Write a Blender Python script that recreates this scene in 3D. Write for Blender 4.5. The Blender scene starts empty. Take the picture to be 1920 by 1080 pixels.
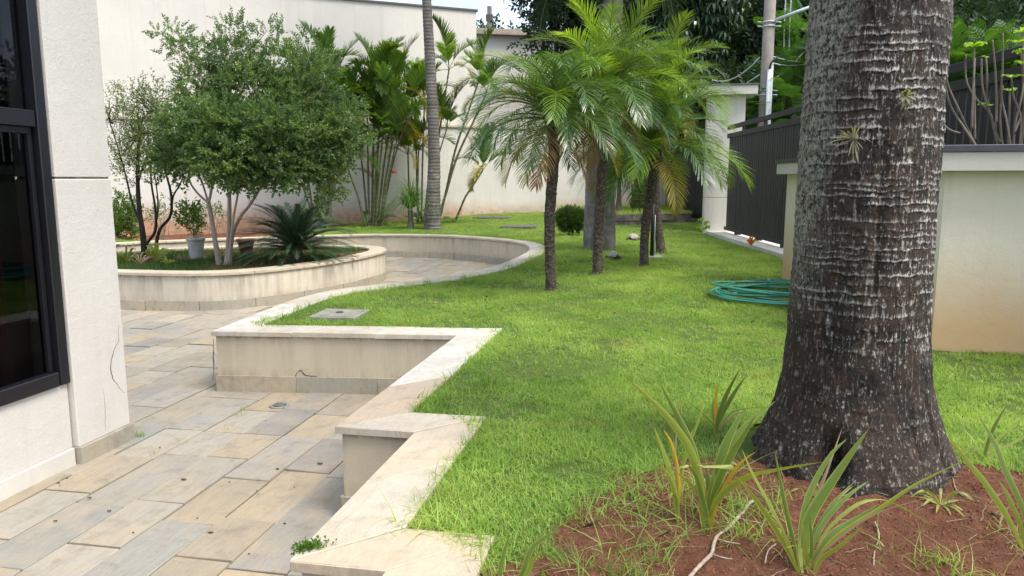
import bpy, math, random
import numpy as np
from mathutils import Vector, Matrix

random.seed(7); rng = np.random.default_rng(7)
S = bpy.context.scene
COL = S.collection
PI = math.pi

# ------------------------------------------------------------------ camera, sky, sun, exposure
EYE = 1.55; PITCH = math.radians(8.4); YAW = math.radians(10.7); FPX = 1387.0
cam = bpy.data.objects.new('camera', bpy.data.cameras.new('camera')); COL.objects.link(cam)
cam.data.sensor_width = 36.0; cam.data.lens = 36.0 * FPX / 1920.0
cam.data.clip_start = 0.05; cam.data.clip_end = 1500
cam.location = (0, 0, EYE); cam.rotation_euler = (PI / 2 - PITCH, 0, YAW)
S.camera = cam

SUN_EL = math.radians(58); SUN_AZ = math.radians(112)      # azimuth measured from +Y towards +X
world = bpy.data.worlds.new('World'); S.world = world; world.use_nodes = True
wn = world.node_tree; wn.nodes.clear()
sky = wn.nodes.new('ShaderNodeTexSky'); sky.sky_type = 'NISHITA'; sky.sun_disc = False
sky.sun_elevation = SUN_EL; sky.sun_rotation = SUN_AZ; sky.dust_density = 2.5; sky.air_density = 1.0
wtc = wn.nodes.new('ShaderNodeTexCoord'); wmp = wn.nodes.new('ShaderNodeMapping'); wmp.inputs['Scale'].default_value = (1, 1, 2.2)
wno = wn.nodes.new('ShaderNodeTexNoise'); wno.inputs['Scale'].default_value = 2.6; wno.inputs['Detail'].default_value = 8
wcr = wn.nodes.new('ShaderNodeMapRange'); wcr.inputs['From Min'].default_value = .42; wcr.inputs['From Max'].default_value = .70
wmx = wn.nodes.new('ShaderNodeMix'); wmx.data_type = 'RGBA'; wmx.inputs['B'].default_value = (7.6, 8.2, 9.0, 1)
wbg = wn.nodes.new('ShaderNodeBackground'); wbg.inputs['Strength'].default_value = 0.14
wou = wn.nodes.new('ShaderNodeOutputWorld')
L = wn.links.new
L(wtc.outputs['Generated'], wmp.inputs['Vector']); L(wmp.outputs[0], wno.inputs['Vector']); L(wno.outputs['Fac'], wcr.inputs['Value'])
L(wcr.outputs[0], wmx.inputs['Factor']); L(sky.outputs[0], wmx.inputs['A']); L(wmx.outputs['Result'], wbg.inputs['Color']); L(wbg.outputs[0], wou.inputs['Surface'])

sl = bpy.data.lights.new('sun', 'SUN'); sl.energy = 2.2; sl.angle = math.radians(26); sl.color = (1.0, .955, .88)
sun = bpy.data.objects.new('sun', sl); COL.objects.link(sun)
sd = Vector((math.sin(SUN_AZ) * math.cos(SUN_EL), math.cos(SUN_AZ) * math.cos(SUN_EL), math.sin(SUN_EL)))
sun.rotation_euler = sd.to_track_quat('Z', 'Y').to_euler(); sun.location = (10, 0, 20)
S.view_settings.view_transform = 'Standard'; S.view_settings.look = 'None'
S.view_settings.exposure = 1.06; S.view_settings.gamma = 1.0; S.view_settings.use_curve_mapping = False
S.render.engine = 'CYCLES'
S.cycles.max_bounces = 7; S.cycles.diffuse_bounces = 3; S.cycles.glossy_bounces = 3; S.cycles.transmission_bounces = 4; S.cycles.transparent_max_bounces = 6

# ------------------------------------------------------------------ helpers
def at(px, py, z=None, Y=None, X=None, D=None):
    """world point on a known plane (height z, or vertical plane X / Y, or distance D) in a direction measured on the survey photo"""
    x = (px - 960) / FPX; y = -(py - 540) / FPX
    f = math.cos(PITCH) + y * math.sin(PITCH); u = -math.sin(PITCH) + y * math.cos(PITCH)
    wx = x * math.cos(YAW) - f * math.sin(YAW); wy = x * math.sin(YAW) + f * math.cos(YAW)
    if z is not None: s = (z - EYE) / u
    elif Y is not None: s = Y / wy
    elif X is not None: s = X / wx
    else: s = D / f
    return Vector((wx * s, wy * s, EYE + u * s))

def hsh(ix, iy, s):
    h = (ix.astype(np.int64) * 374761393 + iy.astype(np.int64) * 668265263 + s * 1442695041) & 0xffffffff
    h = ((h ^ (h >> 13)) * 1274126177) & 0xffffffff
    return ((h ^ (h >> 16)) & 0xffff) / 65535.0
def vn(x, y, s=0):
    x = np.asarray(x, float); y = np.asarray(y, float)
    ix = np.floor(x); iy = np.floor(y); fx = x - ix; fy = y - iy
    fx = fx * fx * (3 - 2 * fx); fy = fy * fy * (3 - 2 * fy)
    a = hsh(ix, iy, s); b = hsh(ix + 1, iy, s); c = hsh(ix, iy + 1, s); d = hsh(ix + 1, iy + 1, s)
    return (a * (1 - fx) + b * fx) * (1 - fy) + (c * (1 - fx) + d * fx) * fy
def fbm(x, y, s=0, o=4):
    v = 0; a = .5
    for k in range(o): v = v + a * vn(x * 2 ** k, y * 2 ** k, s + k * 17); a *= .5
    return v / (1 - .5 ** o)
def ss(a, b, x):
    t = np.clip((x - a) / (b - a), 0, 1); return t * t * (3 - 2 * t)

def link(o, parent=None):
    COL.objects.link(o)
    if parent is not None: o.parent = parent
    return o
def tag(o, label=None, cat=None, group=None, kind=None):
    if label: o['label'] = label
    if cat: o['category'] = cat
    if group: o['group'] = group
    if kind: o['kind'] = kind
    return o
def empty(name, loc=(0, 0, 0), rz=0, label=None, cat=None, group=None):
    o = bpy.data.objects.new(name, None); o.empty_display_size = .2
    link(o); o.location = loc; o.rotation_euler = (0, 0, rz); return tag(o, label, cat, group)
def mesh_from(name, V, F, mats, smooth=False, tint=None, attrs=None, fmat=None):
    me = bpy.data.meshes.new(name)
    me.from_pydata(V, [], F)
    for m in (mats if isinstance(mats, (list, tuple)) else [mats]): me.materials.append(m)
    if smooth: me.polygons.foreach_set('use_smooth', np.ones(len(me.polygons), dtype=bool))
    if tint is not None:
        a = me.attributes.new('tint', 'FLOAT', 'POINT'); a.data.foreach_set('value', np.asarray(tint, dtype=np.float32))
    for k, v in (attrs or {}).items():
        a = me.attributes.new(k, 'FLOAT', 'POINT'); a.data.foreach_set('value', np.asarray(v, dtype=np.float32))
    if fmat is not None: me.polygons.foreach_set('material_index', np.asarray(fmat, dtype=np.int32))
    me.update(); return me

class MB:
    def __init__(s): s.v = []; s.f = []; s.t = []; s.fm = []; s.cur = 0
    def add(s, V, F, t=.5):
        b = len(s.v); s.v += [tuple(p) for p in V]; s.f += [tuple(i + b for i in q) for q in F]
        s.t += [t] * len(V); s.fm += [s.cur] * len(F)
    def box(s, x0, x1, y0, y1, z0, z1, M=None, t=.5):
        V = [Vector(p) for p in ((x0,y0,z0),(x1,y0,z0),(x1,y1,z0),(x0,y1,z0),(x0,y0,z1),(x1,y0,z1),(x1,y1,z1),(x0,y1,z1))]
        if M is not None: V = [M @ p for p in V]
        s.add(V, [(3,2,1,0),(4,5,6,7),(0,1,5,4),(1,2,6,5),(2,3,7,6),(3,0,4,7)], t)
    def bbox(s, x0, x1, y0, y1, z0, z1, b=.004, M=None, t=.5):
        """box with chamfered top and vertical edges"""
        V = []
        for z, k in ((z0, 0), (z1 - b, 0), (z1, b)):
            V += [(x0+b+k,y0+k,z),(x1-b-k,y0+k,z),(x1-k,y0+b+k,z),(x1-k,y1-b-k,z),(x1-b-k,y1-k,z),(x0+b+k,y1-k,z),(x0+k,y1-b-k,z),(x0+k,y0+b+k,z)]
        V = [Vector(p) for p in V]
        if M is not None: V = [M @ p for p in V]
        F = [tuple(range(7, -1, -1)), tuple(range(16, 24))]
        for r in range(2):
            for k in range(8): F.append((r*8+k, r*8+(k+1)%8, r*8+8+(k+1)%8, r*8+8+k))
        s.add(V, F, t)
    def prism(s, poly, z0, z1, bev=0, t=.5):
        n = len(poly); c = Vector((sum(p[0] for p in poly)/n, sum(p[1] for p in poly)/n))
        V = [(p[0],p[1],z0) for p in poly] + [(p[0],p[1],z1-bev) for p in poly]
        F = [tuple(reversed(range(n)))]
        for k in range(n): F.append((k,(k+1)%n,n+(k+1)%n,n+k))
        if bev:
            for p in poly:
                q = Vector((p[0],p[1])); d = (c-q); d = d.normalized()*bev*1.3 if d.length > 1e-6 else d
                V.append((q.x+d.x, q.y+d.y, z1))
            for k in range(n): F.append((n+k,n+(k+1)%n,2*n+(k+1)%n,2*n+k))
            F.append(tuple(range(2*n,3*n)))
        else: F.append(tuple(range(n,2*n)))
        s.add(V, F, t)
    def tube(s, pts, rad, n=8, cap=True, t=.5, wob=0, rfun=None):
        pts = [Vector(p) for p in pts]; m = len(pts)
        if not isinstance(rad, (list, tuple, np.ndarray)): rad = [rad]*m
        up = Vector((0,0,1)); ref = None; V = []
        for i, p in enumerate(pts):
            d = (pts[min(i+1,m-1)] - pts[max(i-1,0)]).normalized()
            if ref is None: ref = d.cross(up if abs(d.z) < .9 else Vector((1,0,0))).normalized()
            ref = (ref - d*ref.dot(d)).normalized(); b = d.cross(ref)
            for k in range(n):
                a = 2*PI*k/n; r = rad[i]
                if wob: r *= 1 + wob*(random.random()-.5)
                if rfun: r *= rfun(i, a)
                V.append(p + (ref*math.cos(a) + b*math.sin(a))*r)
        F = []
        for i in range(m-1):
            for k in range(n): F.append((i*n+k, i*n+(k+1)%n, (i+1)*n+(k+1)%n, (i+1)*n+k))
        if cap: F.append(tuple(reversed(range(n)))); F.append(tuple((m-1)*n+k for k in range(n)))
        s.add(V, F, t)
    def mesh(s, name, mats, smooth=False):
        return mesh_from(name, s.v, s.f, mats, smooth, s.t, None, s.fm if isinstance(mats,(list,tuple)) and len(mats)>1 else None)
    def build(s, name, mats, parent=None, smooth=False):
        return link(bpy.data.objects.new(name, s.mesh(name, mats, smooth)), parent)

def catmull(P, step=.12, closed=False):
    P = [Vector(p) for p in P]; out = []; n = len(P)
    rngk = range(n if closed else n-1)
    for i in rngk:
        if closed: a,b,c,d = P[(i-1)%n],P[i],P[(i+1)%n],P[(i+2)%n]
        else: a,b,c,d = P[max(i-1,0)],P[i],P[i+1],P[min(i+2,n-1)]
        k = max(1, int((c-b).length/step))
        for j in range(k):
            t = j/k
            out.append(.5*((2*b)+(c-a)*t+(2*a-5*b+4*c-d)*t*t+(3*b-a-3*c+d)*t**3))
    if not closed: out.append(P[-1])
    return out

# ------------------------------------------------------------------ materials
class NT:
    def __init__(s, name):
        s.m = bpy.data.materials.new(name); s.m.use_nodes = True; s.t = s.m.node_tree; s.t.nodes.clear()
        s.out = s.t.nodes.new('ShaderNodeOutputMaterial')
    def n(s, typ, **kw):
        d = s.t.nodes.new('ShaderNode'+typ)
        for k, v in kw.items():
            if k.startswith('_'): setattr(d, k[1:], v)
            else:
                i = d.inputs[k.replace('__',' ')]
                if isinstance(v, bpy.types.NodeSocket): s.t.links.new(v, i)
                else: i.default_value = v
        return d
    def L(s, a, b): s.t.links.new(a, b)
    def tc(s, o='Object'): return s.n('TexCoord').outputs[o]
    def pos(s): return s.n('NewGeometry').outputs['Position']
    def map(s, v, sc=(1,1,1), rot=(0,0,0)): 
        d = s.n('Mapping', Scale=sc, Rotation=rot); s.L(v, d.inputs['Vector']); return d.outputs[0]
    def noise(s, v, scale, detail=5, rough=.55, dist=0):
        d = s.n('TexNoise', Scale=scale, Detail=detail, Roughness=rough, Distortion=dist); s.L(v, d.inputs['Vector']); return d.outputs['Fac']
    def rng(s, v, a, b, c=0., d=1.):
        k = s.n('MapRange'); s.L(v, k.inputs[0])
        for i, x in enumerate((a,b,c,d)): k.inputs[i+1].default_value = x
        return k.outputs[0]
    def ramp(s, v, st, interp='LINEAR'):
        k = s.n('ValToRGB'); k.color_ramp.interpolation = interp; e = k.color_ramp.elements
        while len(e) < len(st): e.new(.5)
        for i, (p, c) in enumerate(st): e[i].position = p; e[i].color = (c[0],c[1],c[2],1)
        s.L(v, k.inputs[0]); return k.outputs[0]
    def mix(s, f, a, b, mode='MIX'):
        k = s.n('Mix', _data_type='RGBA', _blend_type=mode)
        for i, x in ((0, f), (6, a), (7, b)):
            if isinstance(x, bpy.types.NodeSocket): s.L(x, k.inputs[i])
            elif i == 0: k.inputs[0].default_value = x
            else: k.inputs[i].default_value = (x[0],x[1],x[2],1)
        return k.outputs[2]
    def math(s, op, a, b=0.):
        k = s.n('Math', _operation=op)
        for i, x in enumerate((a,b)):
            if isinstance(x, bpy.types.NodeSocket): s.L(x, k.inputs[i])
            else: k.inputs[i].default_value = x
        return k.outputs[0]
    def attr(s, name, o='Fac'): return s.n('Attribute', _attribute_name=name).outputs[o]
    def rnd(s): return s.n('ObjectInfo').outputs['Random']
    def vadd(s, a, b):
        k = s.n('VectorMath', _operation='ADD'); s.L(a, k.inputs[0]); s.L(b, k.inputs[1]); return k.outputs[0]
    def sep(s, v, i): 
        k = s.n('SeparateXYZ'); s.L(v, k.inputs[0]); return k.outputs[i]
    def fin(s, col, rough=.7, bump=None, bs=.3, bd=.01, spec=.5, trans=0, tcol=None, metal=0, coat=0):
        b = s.n('BsdfPrincipled')
        if isinstance(col, bpy.types.NodeSocket): s.L(col, b.inputs['Base Color'])
        else: b.inputs['Base Color'].default_value = (*col, 1)
        if isinstance(rough, bpy.types.NodeSocket): s.L(rough, b.inputs['Roughness'])
        else: b.inputs['Roughness'].default_value = rough
        b.inputs['Specular IOR Level'].default_value = spec; b.inputs['Metallic'].default_value = metal
        b.inputs['Coat Weight'].default_value = coat
        if bump is not None:
            k = s.n('Bump', Strength=bs, Distance=bd); s.L(bump, k.inputs['Height']); s.L(k.outputs[0], b.inputs['Normal'])
        o = b.outputs[0]
        if trans:
            t = s.n('BsdfTranslucent'); 
            tc = tcol if tcol is not None else col
            if isinstance(tc, bpy.types.NodeSocket): s.L(tc, t.inputs['Color'])
            else: t.inputs['Color'].default_value = (*tc, 1)
            mx = s.n('MixShader', Fac=trans); s.L(o, mx.inputs[1]); s.L(t.outputs[0], mx.inputs[2]); o = mx.outputs[0]
        s.L(o, s.out.inputs['Surface']); return s.m

def leaf_mat(name, c0, c1, c2=None, rough=.45, trans=.35, patch=1.2, yellow=1.35, objvar=False):
    """c0..c1 by per-leaf tint, shifted by a soft world-space patchiness"""
    n = NT(name); t = n.attr('tint'); p = n.noise(n.pos(), patch, 3)
    f = n.math('ADD', n.math('MULTIPLY', t, .6), n.math('MULTIPLY', n.rng(p, .3, .7), .4))
    st = [(0, c0), (.75, c1)] + ([(1, c2)] if c2 else [])
    col = n.ramp(f, st); col = n.mix(1, col, n.ramp(n.rnd(), [(0,(.62,.62,.66)),(.5,(1,1,1)),(1,(1.32,1.28,1.0))]) if objvar else (1,1,1), 'MULTIPLY')
    tcol = n.mix(1, col, (1.9*yellow, 2.3, .9), 'MULTIPLY')
    return n.fin(col, rough, spec=.6 if objvar else .35, trans=trans, tcol=tcol)

def stucco(name, base, dark, grain=.35, stain=None, drips=0, soil=None, zsoil=(.45, .95), mold=None, lip=0):
    n = NT(name); p = n.pos()
    big = n.noise(p, .9, 5, .6); fine = n.noise(p, 90, 4, .7); mid = n.noise(p, 12, 4, .6)
    col = n.mix(n.rng(big, .38, .72), base, dark)
    col = n.mix(n.math('MULTIPLY', n.rng(mid, .45, .8), .35), col, tuple(x*.86 for x in base))
    if drips:
        d = n.noise(n.map(p, (6, 6, .35)), 1.0, 4, .65)
        col = n.mix(n.math('MULTIPLY', n.rng(d, .52, .75), drips), col, (.18,.165,.14))
    if soil:
        z = n.sep(p, 2); w = n.noise(n.map(p, (1,1,.6)), 1.3, 5, .6)
        h = n.math('ADD', z, n.math('MULTIPLY', w, -.75))
        f = n.rng(h, zsoil[0]-.38, zsoil[1]-.38, 1, 0)
        col = n.mix(n.math('MULTIPLY', f, .85), col, soil)
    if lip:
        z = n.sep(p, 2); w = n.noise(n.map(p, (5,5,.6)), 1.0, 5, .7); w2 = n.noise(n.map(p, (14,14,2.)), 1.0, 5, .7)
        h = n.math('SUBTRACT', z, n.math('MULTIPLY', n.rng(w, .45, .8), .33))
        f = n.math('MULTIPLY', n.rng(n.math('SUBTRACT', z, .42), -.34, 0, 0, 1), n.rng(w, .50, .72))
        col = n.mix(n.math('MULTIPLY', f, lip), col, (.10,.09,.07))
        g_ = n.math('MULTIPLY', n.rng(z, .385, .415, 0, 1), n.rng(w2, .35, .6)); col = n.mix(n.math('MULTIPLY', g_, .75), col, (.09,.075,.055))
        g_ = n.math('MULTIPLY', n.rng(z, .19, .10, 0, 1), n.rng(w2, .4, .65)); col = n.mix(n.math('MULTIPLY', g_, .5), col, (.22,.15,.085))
    if mold:
        z = n.sep(p, 2); w = n.noise(n.map(p, (1.2,1.2,.8)), 1.6, 6, .7)
        h = n.math('ADD', z, n.math('MULTIPLY', w, -.5))
        col = n.mix(n.math('MULTIPLY', n.rng(h, .35, .6, 1, 0), n.math('MULTIPLY', n.rng(n.noise(p, 7, 5, .7), .42, .62), mold)), col, (.16,.155,.13))
    hgt = n.math('ADD', fine, n.math('MULTIPLY', mid, 1.5))
    return n.fin(col, .88, hgt, grain, .006, spec=.2)

M = {}
M['wall_back'] = stucco('cream_stucco_boundary', (.66,.63,.57), (.565,.54,.49), .25, drips=.16, soil=(.52,.26,.12), zsoil=(.45,.98), mold=.55)
M['wall_tall'] = stucco('cream_stucco_tall', (.63,.595,.53), (.575,.54,.485), .25, drips=.12)
M['wall_house'] = stucco('white_textured_stucco', (.62,.585,.53), (.56,.525,.47), .55, drips=.10)
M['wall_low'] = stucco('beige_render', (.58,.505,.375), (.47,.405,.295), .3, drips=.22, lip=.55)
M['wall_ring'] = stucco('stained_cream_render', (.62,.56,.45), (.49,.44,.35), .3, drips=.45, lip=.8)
M['wall_right'] = stucco('beige_wall_soil_splash', (.74,.67,.545), (.67,.60,.485), .3, drips=.20, soil=(.60,.37,.17), zsoil=(.5,1.12))
M['post'] = stucco('cream_post', (.62,.58,.51), (.53,.50,.44), .2, drips=.22)
M['plinth'] = stucco('white_plinth', (.66,.63,.56), (.5,.47,.41), .3, drips=.15)

def stone_mat(name, stops, wear=.5, gs=1.0, gl=.35, rough=(.45,.75)):
    n = NT(name); r = n.rnd(); tc = n.tc()
    off = n.n('CombineXYZ', X=n.math('MULTIPLY', r, 37.), Y=n.math('MULTIPLY', r, 91.), Z=r).outputs[0]
    v = n.vadd(tc, off)
    base = n.ramp(n.math('FRACT', n.math('MULTIPLY', r, 7.13)), stops)
    blot = n.noise(v, 4.2*gs, 5, .6, .6); streak = n.noise(n.map(v, (17*gs, 3.2*gs, 5)), 1, 8, .72, 1.8)
    fine = n.noise(v, 60, 4, .7)
    col = n.mix(n.math('MULTIPLY', n.rng(blot, .45, .68), .6), base, (.42,.33,.22))
    col = n.mix(n.math('MULTIPLY', n.rng(n.noise(v, 2.6*gs, 4, .6), .5, .7), .55), col, (.36,.33,.285))
    col = n.mix(n.math('MULTIPLY', n.rng(streak, .45, .72), gl), col, (.23,.2,.165))
    col = n.mix(n.math('MULTIPLY', n.rng(n.noise(n.pos(), 7, 8, .72), .52, .70), wear*.8), col, (.16,.145,.115))
    hgt = n.math('ADD', n.math('MULTIPLY', streak, 1.4), n.math('MULTIPLY', fine, .6))
    return n.fin(col, n.rng(blot, .3, .7, rough[0], rough[1]), hgt, .6, .006, spec=.4)
M['paver'] = stone_mat('quartzite_paver', [(0,(.31,.285,.235)),(.18,(.38,.34,.26)),(.34,(.22,.21,.185)),(.5,(.42,.375,.29)),(.66,(.27,.265,.235)),(.8,(.40,.32,.20)),(1,(.25,.225,.18))], wear=.75, gl=.55)
M['coping'] = stone_mat('pale_quartzite_coping', [(0,(.56,.51,.42)),(.3,(.66,.63,.56)),(.6,(.52,.45,.35)),(1,(.62,.59,.53))], wear=.45, gl=.22)
M['coping_warm'] = stone_mat('warm_quartzite_coping', [(0,(.46,.40,.31)),(.3,(.54,.48,.39)),(.6,(.48,.36,.23)),(1,(.50,.43,.33))], wear=.5, gl=.22)
M['coping_ring'] = stone_mat('dull_quartzite_coping', [(0,(.52,.45,.33)),(.5,(.56,.49,.37)),(1,(.49,.42,.31))], wear=.4, gl=.18)
M['skirt'] = stone_mat('quartzite_skirting', [(0,(.42,.37,.28)),(.4,(.32,.31,.25)),(.7,(.46,.39,.29)),(1,(.37,.34,.26))], wear=.7)

def flat(name, c, r=.6, noise=.15, sc=20, bump=.1, metal=0, spec=.5, coat=0):
    n = NT(name); f = n.noise(n.pos(), sc, 5, .6)
    col = n.mix(n.rng(f, .35, .7), c, tuple(x*(1-noise) for x in c))
    return n.fin(col, r, f, bump, .004, spec=spec, metal=metal, coat=coat)
M['mortar'] = flat('dark_joint_mortar', (.085,.075,.06), .95, .5, 30, .6)
M['frame'] = flat('charcoal_aluminium', (.009,.009,.012), .38, .2, 8, .02, spec=.5)
M['fence'] = flat('dark_grey_painted_steel', (.016,.0155,.016), .55, .3, 3, .05, spec=.3)
M['rail'] = flat('brown_grey_steel_rail', (.028,.025,.023), .6, .3, 5, .05, spec=.3)
M['black'] = flat('black_iron', (.02,.018,.017), .6, .3, 20)
M['flash'] = flat('dark_slate_flashing', (.06,.062,.075), .5, .3, 6)
M['capdark'] = flat('weathered_cap_top', (.12,.11,.10), .9, .4, 10)
M['concrete'] = flat('weathered_concrete', (.31,.29,.25), .9, .4, 14, .5)
M['pole'] = flat('pole_concrete', (.29,.26,.22), .9, .3, 5, .3)
M['conduit'] = flat('white_conduit', (.55,.58,.60), .45, .15, 6)
M['hose'] = flat('teal_green_hose', (.05,.27,.19), .32, .3, 6, .02)
M['curtain'] = flat('maroon_curtain', (.13,.02,.018), .9, .4, 3, .3)
M['blind'] = flat('grey_blind', (.05,.055,.07), .6, .2, 5)
M['darkroom'] = flat('dark_interior', (.02,.018,.02), .9)
M['potm'] = flat('grey_pot', (.42,.43,.40), .7, .3, 9, .15)
M['pott'] = flat('brown_pot', (.17,.075,.04), .8, .3, 9, .15)
M['root'] = flat('pale_root', (.37,.30,.23), .85, .5, 60, .8)
M['darkstone'] = stone_mat('dark_bed_stone', [(0,(.055,.045,.045)),(.5,(.085,.07,.065)),(1,(.065,.055,.06))], wear=.8)
M['debris'] = flat('dry_leaf', (.055,.035,.02), .9, .5, 60)
M['straw'] = flat('dry_straw', (.30,.225,.13), .9, .5, 60)
M['clod'] = flat('soil_clod', (.19,.072,.038), .95, .5, 40, .6)
M['red'] = flat('red_plastic', (.5,.02,.02), .4)

n = NT('window_glass')
g = n.n('BsdfGlossy', Roughness=.015); g.inputs['Color'].default_value = (.55,.58,.62,1)
tr = n.n('BsdfTransparent'); tr.inputs['Color'].default_value = (.30,.30,.33,1)
fr = n.n('Fresnel', IOR=1.45); mx = n.n('MixShader'); n.L(n.math('MULTIPLY', fr.outputs[0], 1.0), mx.inputs[0]); n.L(tr.outputs[0], mx.inputs[1]); n.L(g.outputs[0], mx.inputs[2])
n.L(mx.outputs[0], n.out.inputs['Surface']); M['glass'] = n.m

# ground (soil / turf base) uses the 'soil' attribute of the ground mesh
n = NT('lawn_ground'); p = n.pos()
so = n.ramp(n.noise(p, 22, 8, .7), [(0,(.070,.024,.013)),(.42,(.155,.064,.037)),(.66,(.235,.108,.065)),(1,(.40,.24,.15))])
tu = n.ramp(n.noise(p, 9, 6, .7), [(0,(.05,.085,.018)),(.5,(.11,.17,.035)),(1,(.19,.18,.08))])
hg = n.math('ADD', n.noise(p, 160, 6, .7), n.math('MULTIPLY', n.noise(p, 45, 6, .7), 2))
M['lawn'] = n.fin(n.mix(n.attr('soil'), tu, so), .95, hg, 1.0, .012, spec=.15)

n = NT('grass_blade'); p = n.pos(); r = n.rnd(); t = n.attr('tint')
f = n.math('ADD', n.math('MULTIPLY', n.rng(n.noise(p, 1.3, 7, .72), .32, .68), .46), n.math('MULTIPLY', n.math('ADD', n.math('MULTIPLY', r, .7), n.math('MULTIPLY', t, 1.3)), .27))
col = n.ramp(f, [(0,(.05,.105,.026)),(.30,(.145,.255,.050)),(.55,(.25,.385,.078)),(.8,(.39,.49,.13)),(1,(.56,.58,.25))])
dryf = n.math('MULTIPLY', n.rng(n.noise(p, 2.0, 7, .72), .54, .70), .55)
col = n.mix(dryf, col, (.30,.25,.11))
col = n.mix(n.math('GREATER_THAN', t, .93), col, (.36,.30,.15))
M['grass'] = n.fin(col, .5, spec=.25, trans=.4, tcol=n.mix(1, col, (2.0,1.9,.9), 'MULTIPLY'))
n = NT('dark_grass_blade'); t = n.attr('tint'); r = n.rnd()
col = n.ramp(n.math('MULTIPLY', n.math('ADD', r, t), .5), [(0,(.03,.065,.012)),(.6,(.055,.12,.018)),(1,(.14,.17,.05))])
M['grass_dark'] = n.fin(col, .5, spec=.25, trans=.35)

M['myrtle'] = leaf_mat('small_tree_leaf', (.024,.056,.026), (.105,.175,.060), (.29,.36,.14), patch=1.9)
M['twiggy'] = leaf_mat('thin_tree_leaf', (.045,.075,.028), (.12,.17,.055), (.26,.30,.12), patch=1.4)
M['shrub'] = leaf_mat('shrub_leaf', (.03,.07,.015), (.09,.17,.035), (.18,.26,.06))
M['box'] = leaf_mat('clipped_bush_leaf', (.018,.045,.008), (.055,.10,.018), (.10,.15,.03))
M['phoenix'] = leaf_mat('date_palm_leaflet', (.028,.070,.028), (.085,.165,.042), (.23,.32,.09), rough=.24, trans=.28, patch=.7, objvar=True)
M['phoenix_y'] = leaf_mat('date_palm_leaflet_fresh', (.065,.135,.024), (.15,.255,.034), (.33,.40,.07), rough=.28, trans=.34, patch=.7, objvar=True)
M['phoenix_old'] = leaf_mat('old_date_palm_leaflet', (.16,.17,.03), (.30,.24,.04), (.32,.19,.05), rough=.5, trans=.35, patch=3)
M['phoenix_dead'] = leaf_mat('dead_date_palm_leaflet', (.17,.10,.05), (.28,.18,.09), (.36,.26,.15), rough=.8, trans=.2, patch=3)
M['areca'] = leaf_mat('cane_palm_leaflet', (.04,.095,.02), (.115,.215,.032), (.26,.34,.055), rough=.3, patch=1, objvar=True)
M['areca_y'] = leaf_mat('yellowing_cane_palm_leaflet', (.14,.17,.02), (.27,.22,.025), (.33,.17,.03), rough=.5, patch=3)
M['cycas'] = leaf_mat('cycad_leaflet', (.016,.044,.022), (.04,.085,.04), (.08,.13,.06), rough=.3, trans=.12)
M['grassy'] = leaf_mat('fountain_leaf', (.05,.11,.035), (.10,.19,.05), (.20,.26,.08), rough=.4)
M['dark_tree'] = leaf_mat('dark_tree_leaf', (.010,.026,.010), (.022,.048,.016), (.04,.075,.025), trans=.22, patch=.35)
M['umbrella'] = leaf_mat('umbrella_tree_leaf', (.016,.036,.016), (.035,.066,.03), (.06,.10,.05), rough=.22, trans=.15)
M['feather'] = leaf_mat('feathery_tree_leaf', (.022,.065,.012), (.05,.125,.02), (.11,.21,.035), trans=.35, patch=.5)
M['queen'] = leaf_mat('tall_palm_leaflet', (.012,.024,.014), (.025,.045,.024), (.04,.07,.03), trans=.15)
M['agave'] = leaf_mat('strap_leaf', (.03,.07,.04), (.06,.12,.07), (.10,.17,.10))
M['broad'] = leaf_mat('broad_leaf', (.04,.10,.012), (.09,.19,.02), (.17,.27,.04))
M['plum'] = leaf_mat('plumeria_leaf', (.12,.24,.03), (.24,.36,.05), (.36,.44,.10), trans=.5)
M['orange'] = leaf_mat('orange_leaf', (.45,.09,.02), (.55,.16,.03), (.5,.3,.05))
M['silver'] = leaf_mat('air_plant_leaf', (.13,.14,.10), (.22,.23,.16), (.32,.33,.23), rough=.8)

def strap_mat(name, green, green2, edge, dead=0.):
    n = NT(name); tc = n.tc('UV'); x = n.sep(tc, 0); y = n.sep(tc, 1)
    st = n.noise(n.map(tc, (34, 1.2, 1)), 1, 3, .6)
    col = n.mix(n.rng(st, .35, .65), green, green2)
    col = n.mix(n.rng(y, .0, .24, .8, 0), col, (.42,.40,.09))
    col = n.mix(n.math('MULTIPLY', n.rng(n.math('ABSOLUTE', n.math('SUBTRACT', x, .5)), .38, .47), .85), col, edge)
    col = n.mix(n.math('MULTIPLY', n.rng(y, .93, 1.), .8), col, (.24,.13,.06))
    if dead: col = n.mix(dead, col, (.42,.33,.24))
    return n.fin(col, .42, st, .15, .002, spec=.4, trans=.28, tcol=n.mix(1, col, (2.,1.8,.7), 'MULTIPLY'))
M['flax'] = strap_mat('flax_leaf', (.085,.145,.028), (.17,.235,.05), (.34,.36,.09))
M['flax_y'] = strap_mat('yellow_flax_leaf', (.50,.33,.025), (.42,.36,.04), (.6,.26,.02))
M['flax_g'] = strap_mat('light_flax_leaf', (.17,.235,.04), (.27,.32,.06), (.42,.38,.08))
M['flax_d'] = strap_mat('dry_flax_leaf', (.30,.22,.15), (.22,.13,.09), (.3,.2,.12), dead=.5)

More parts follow.
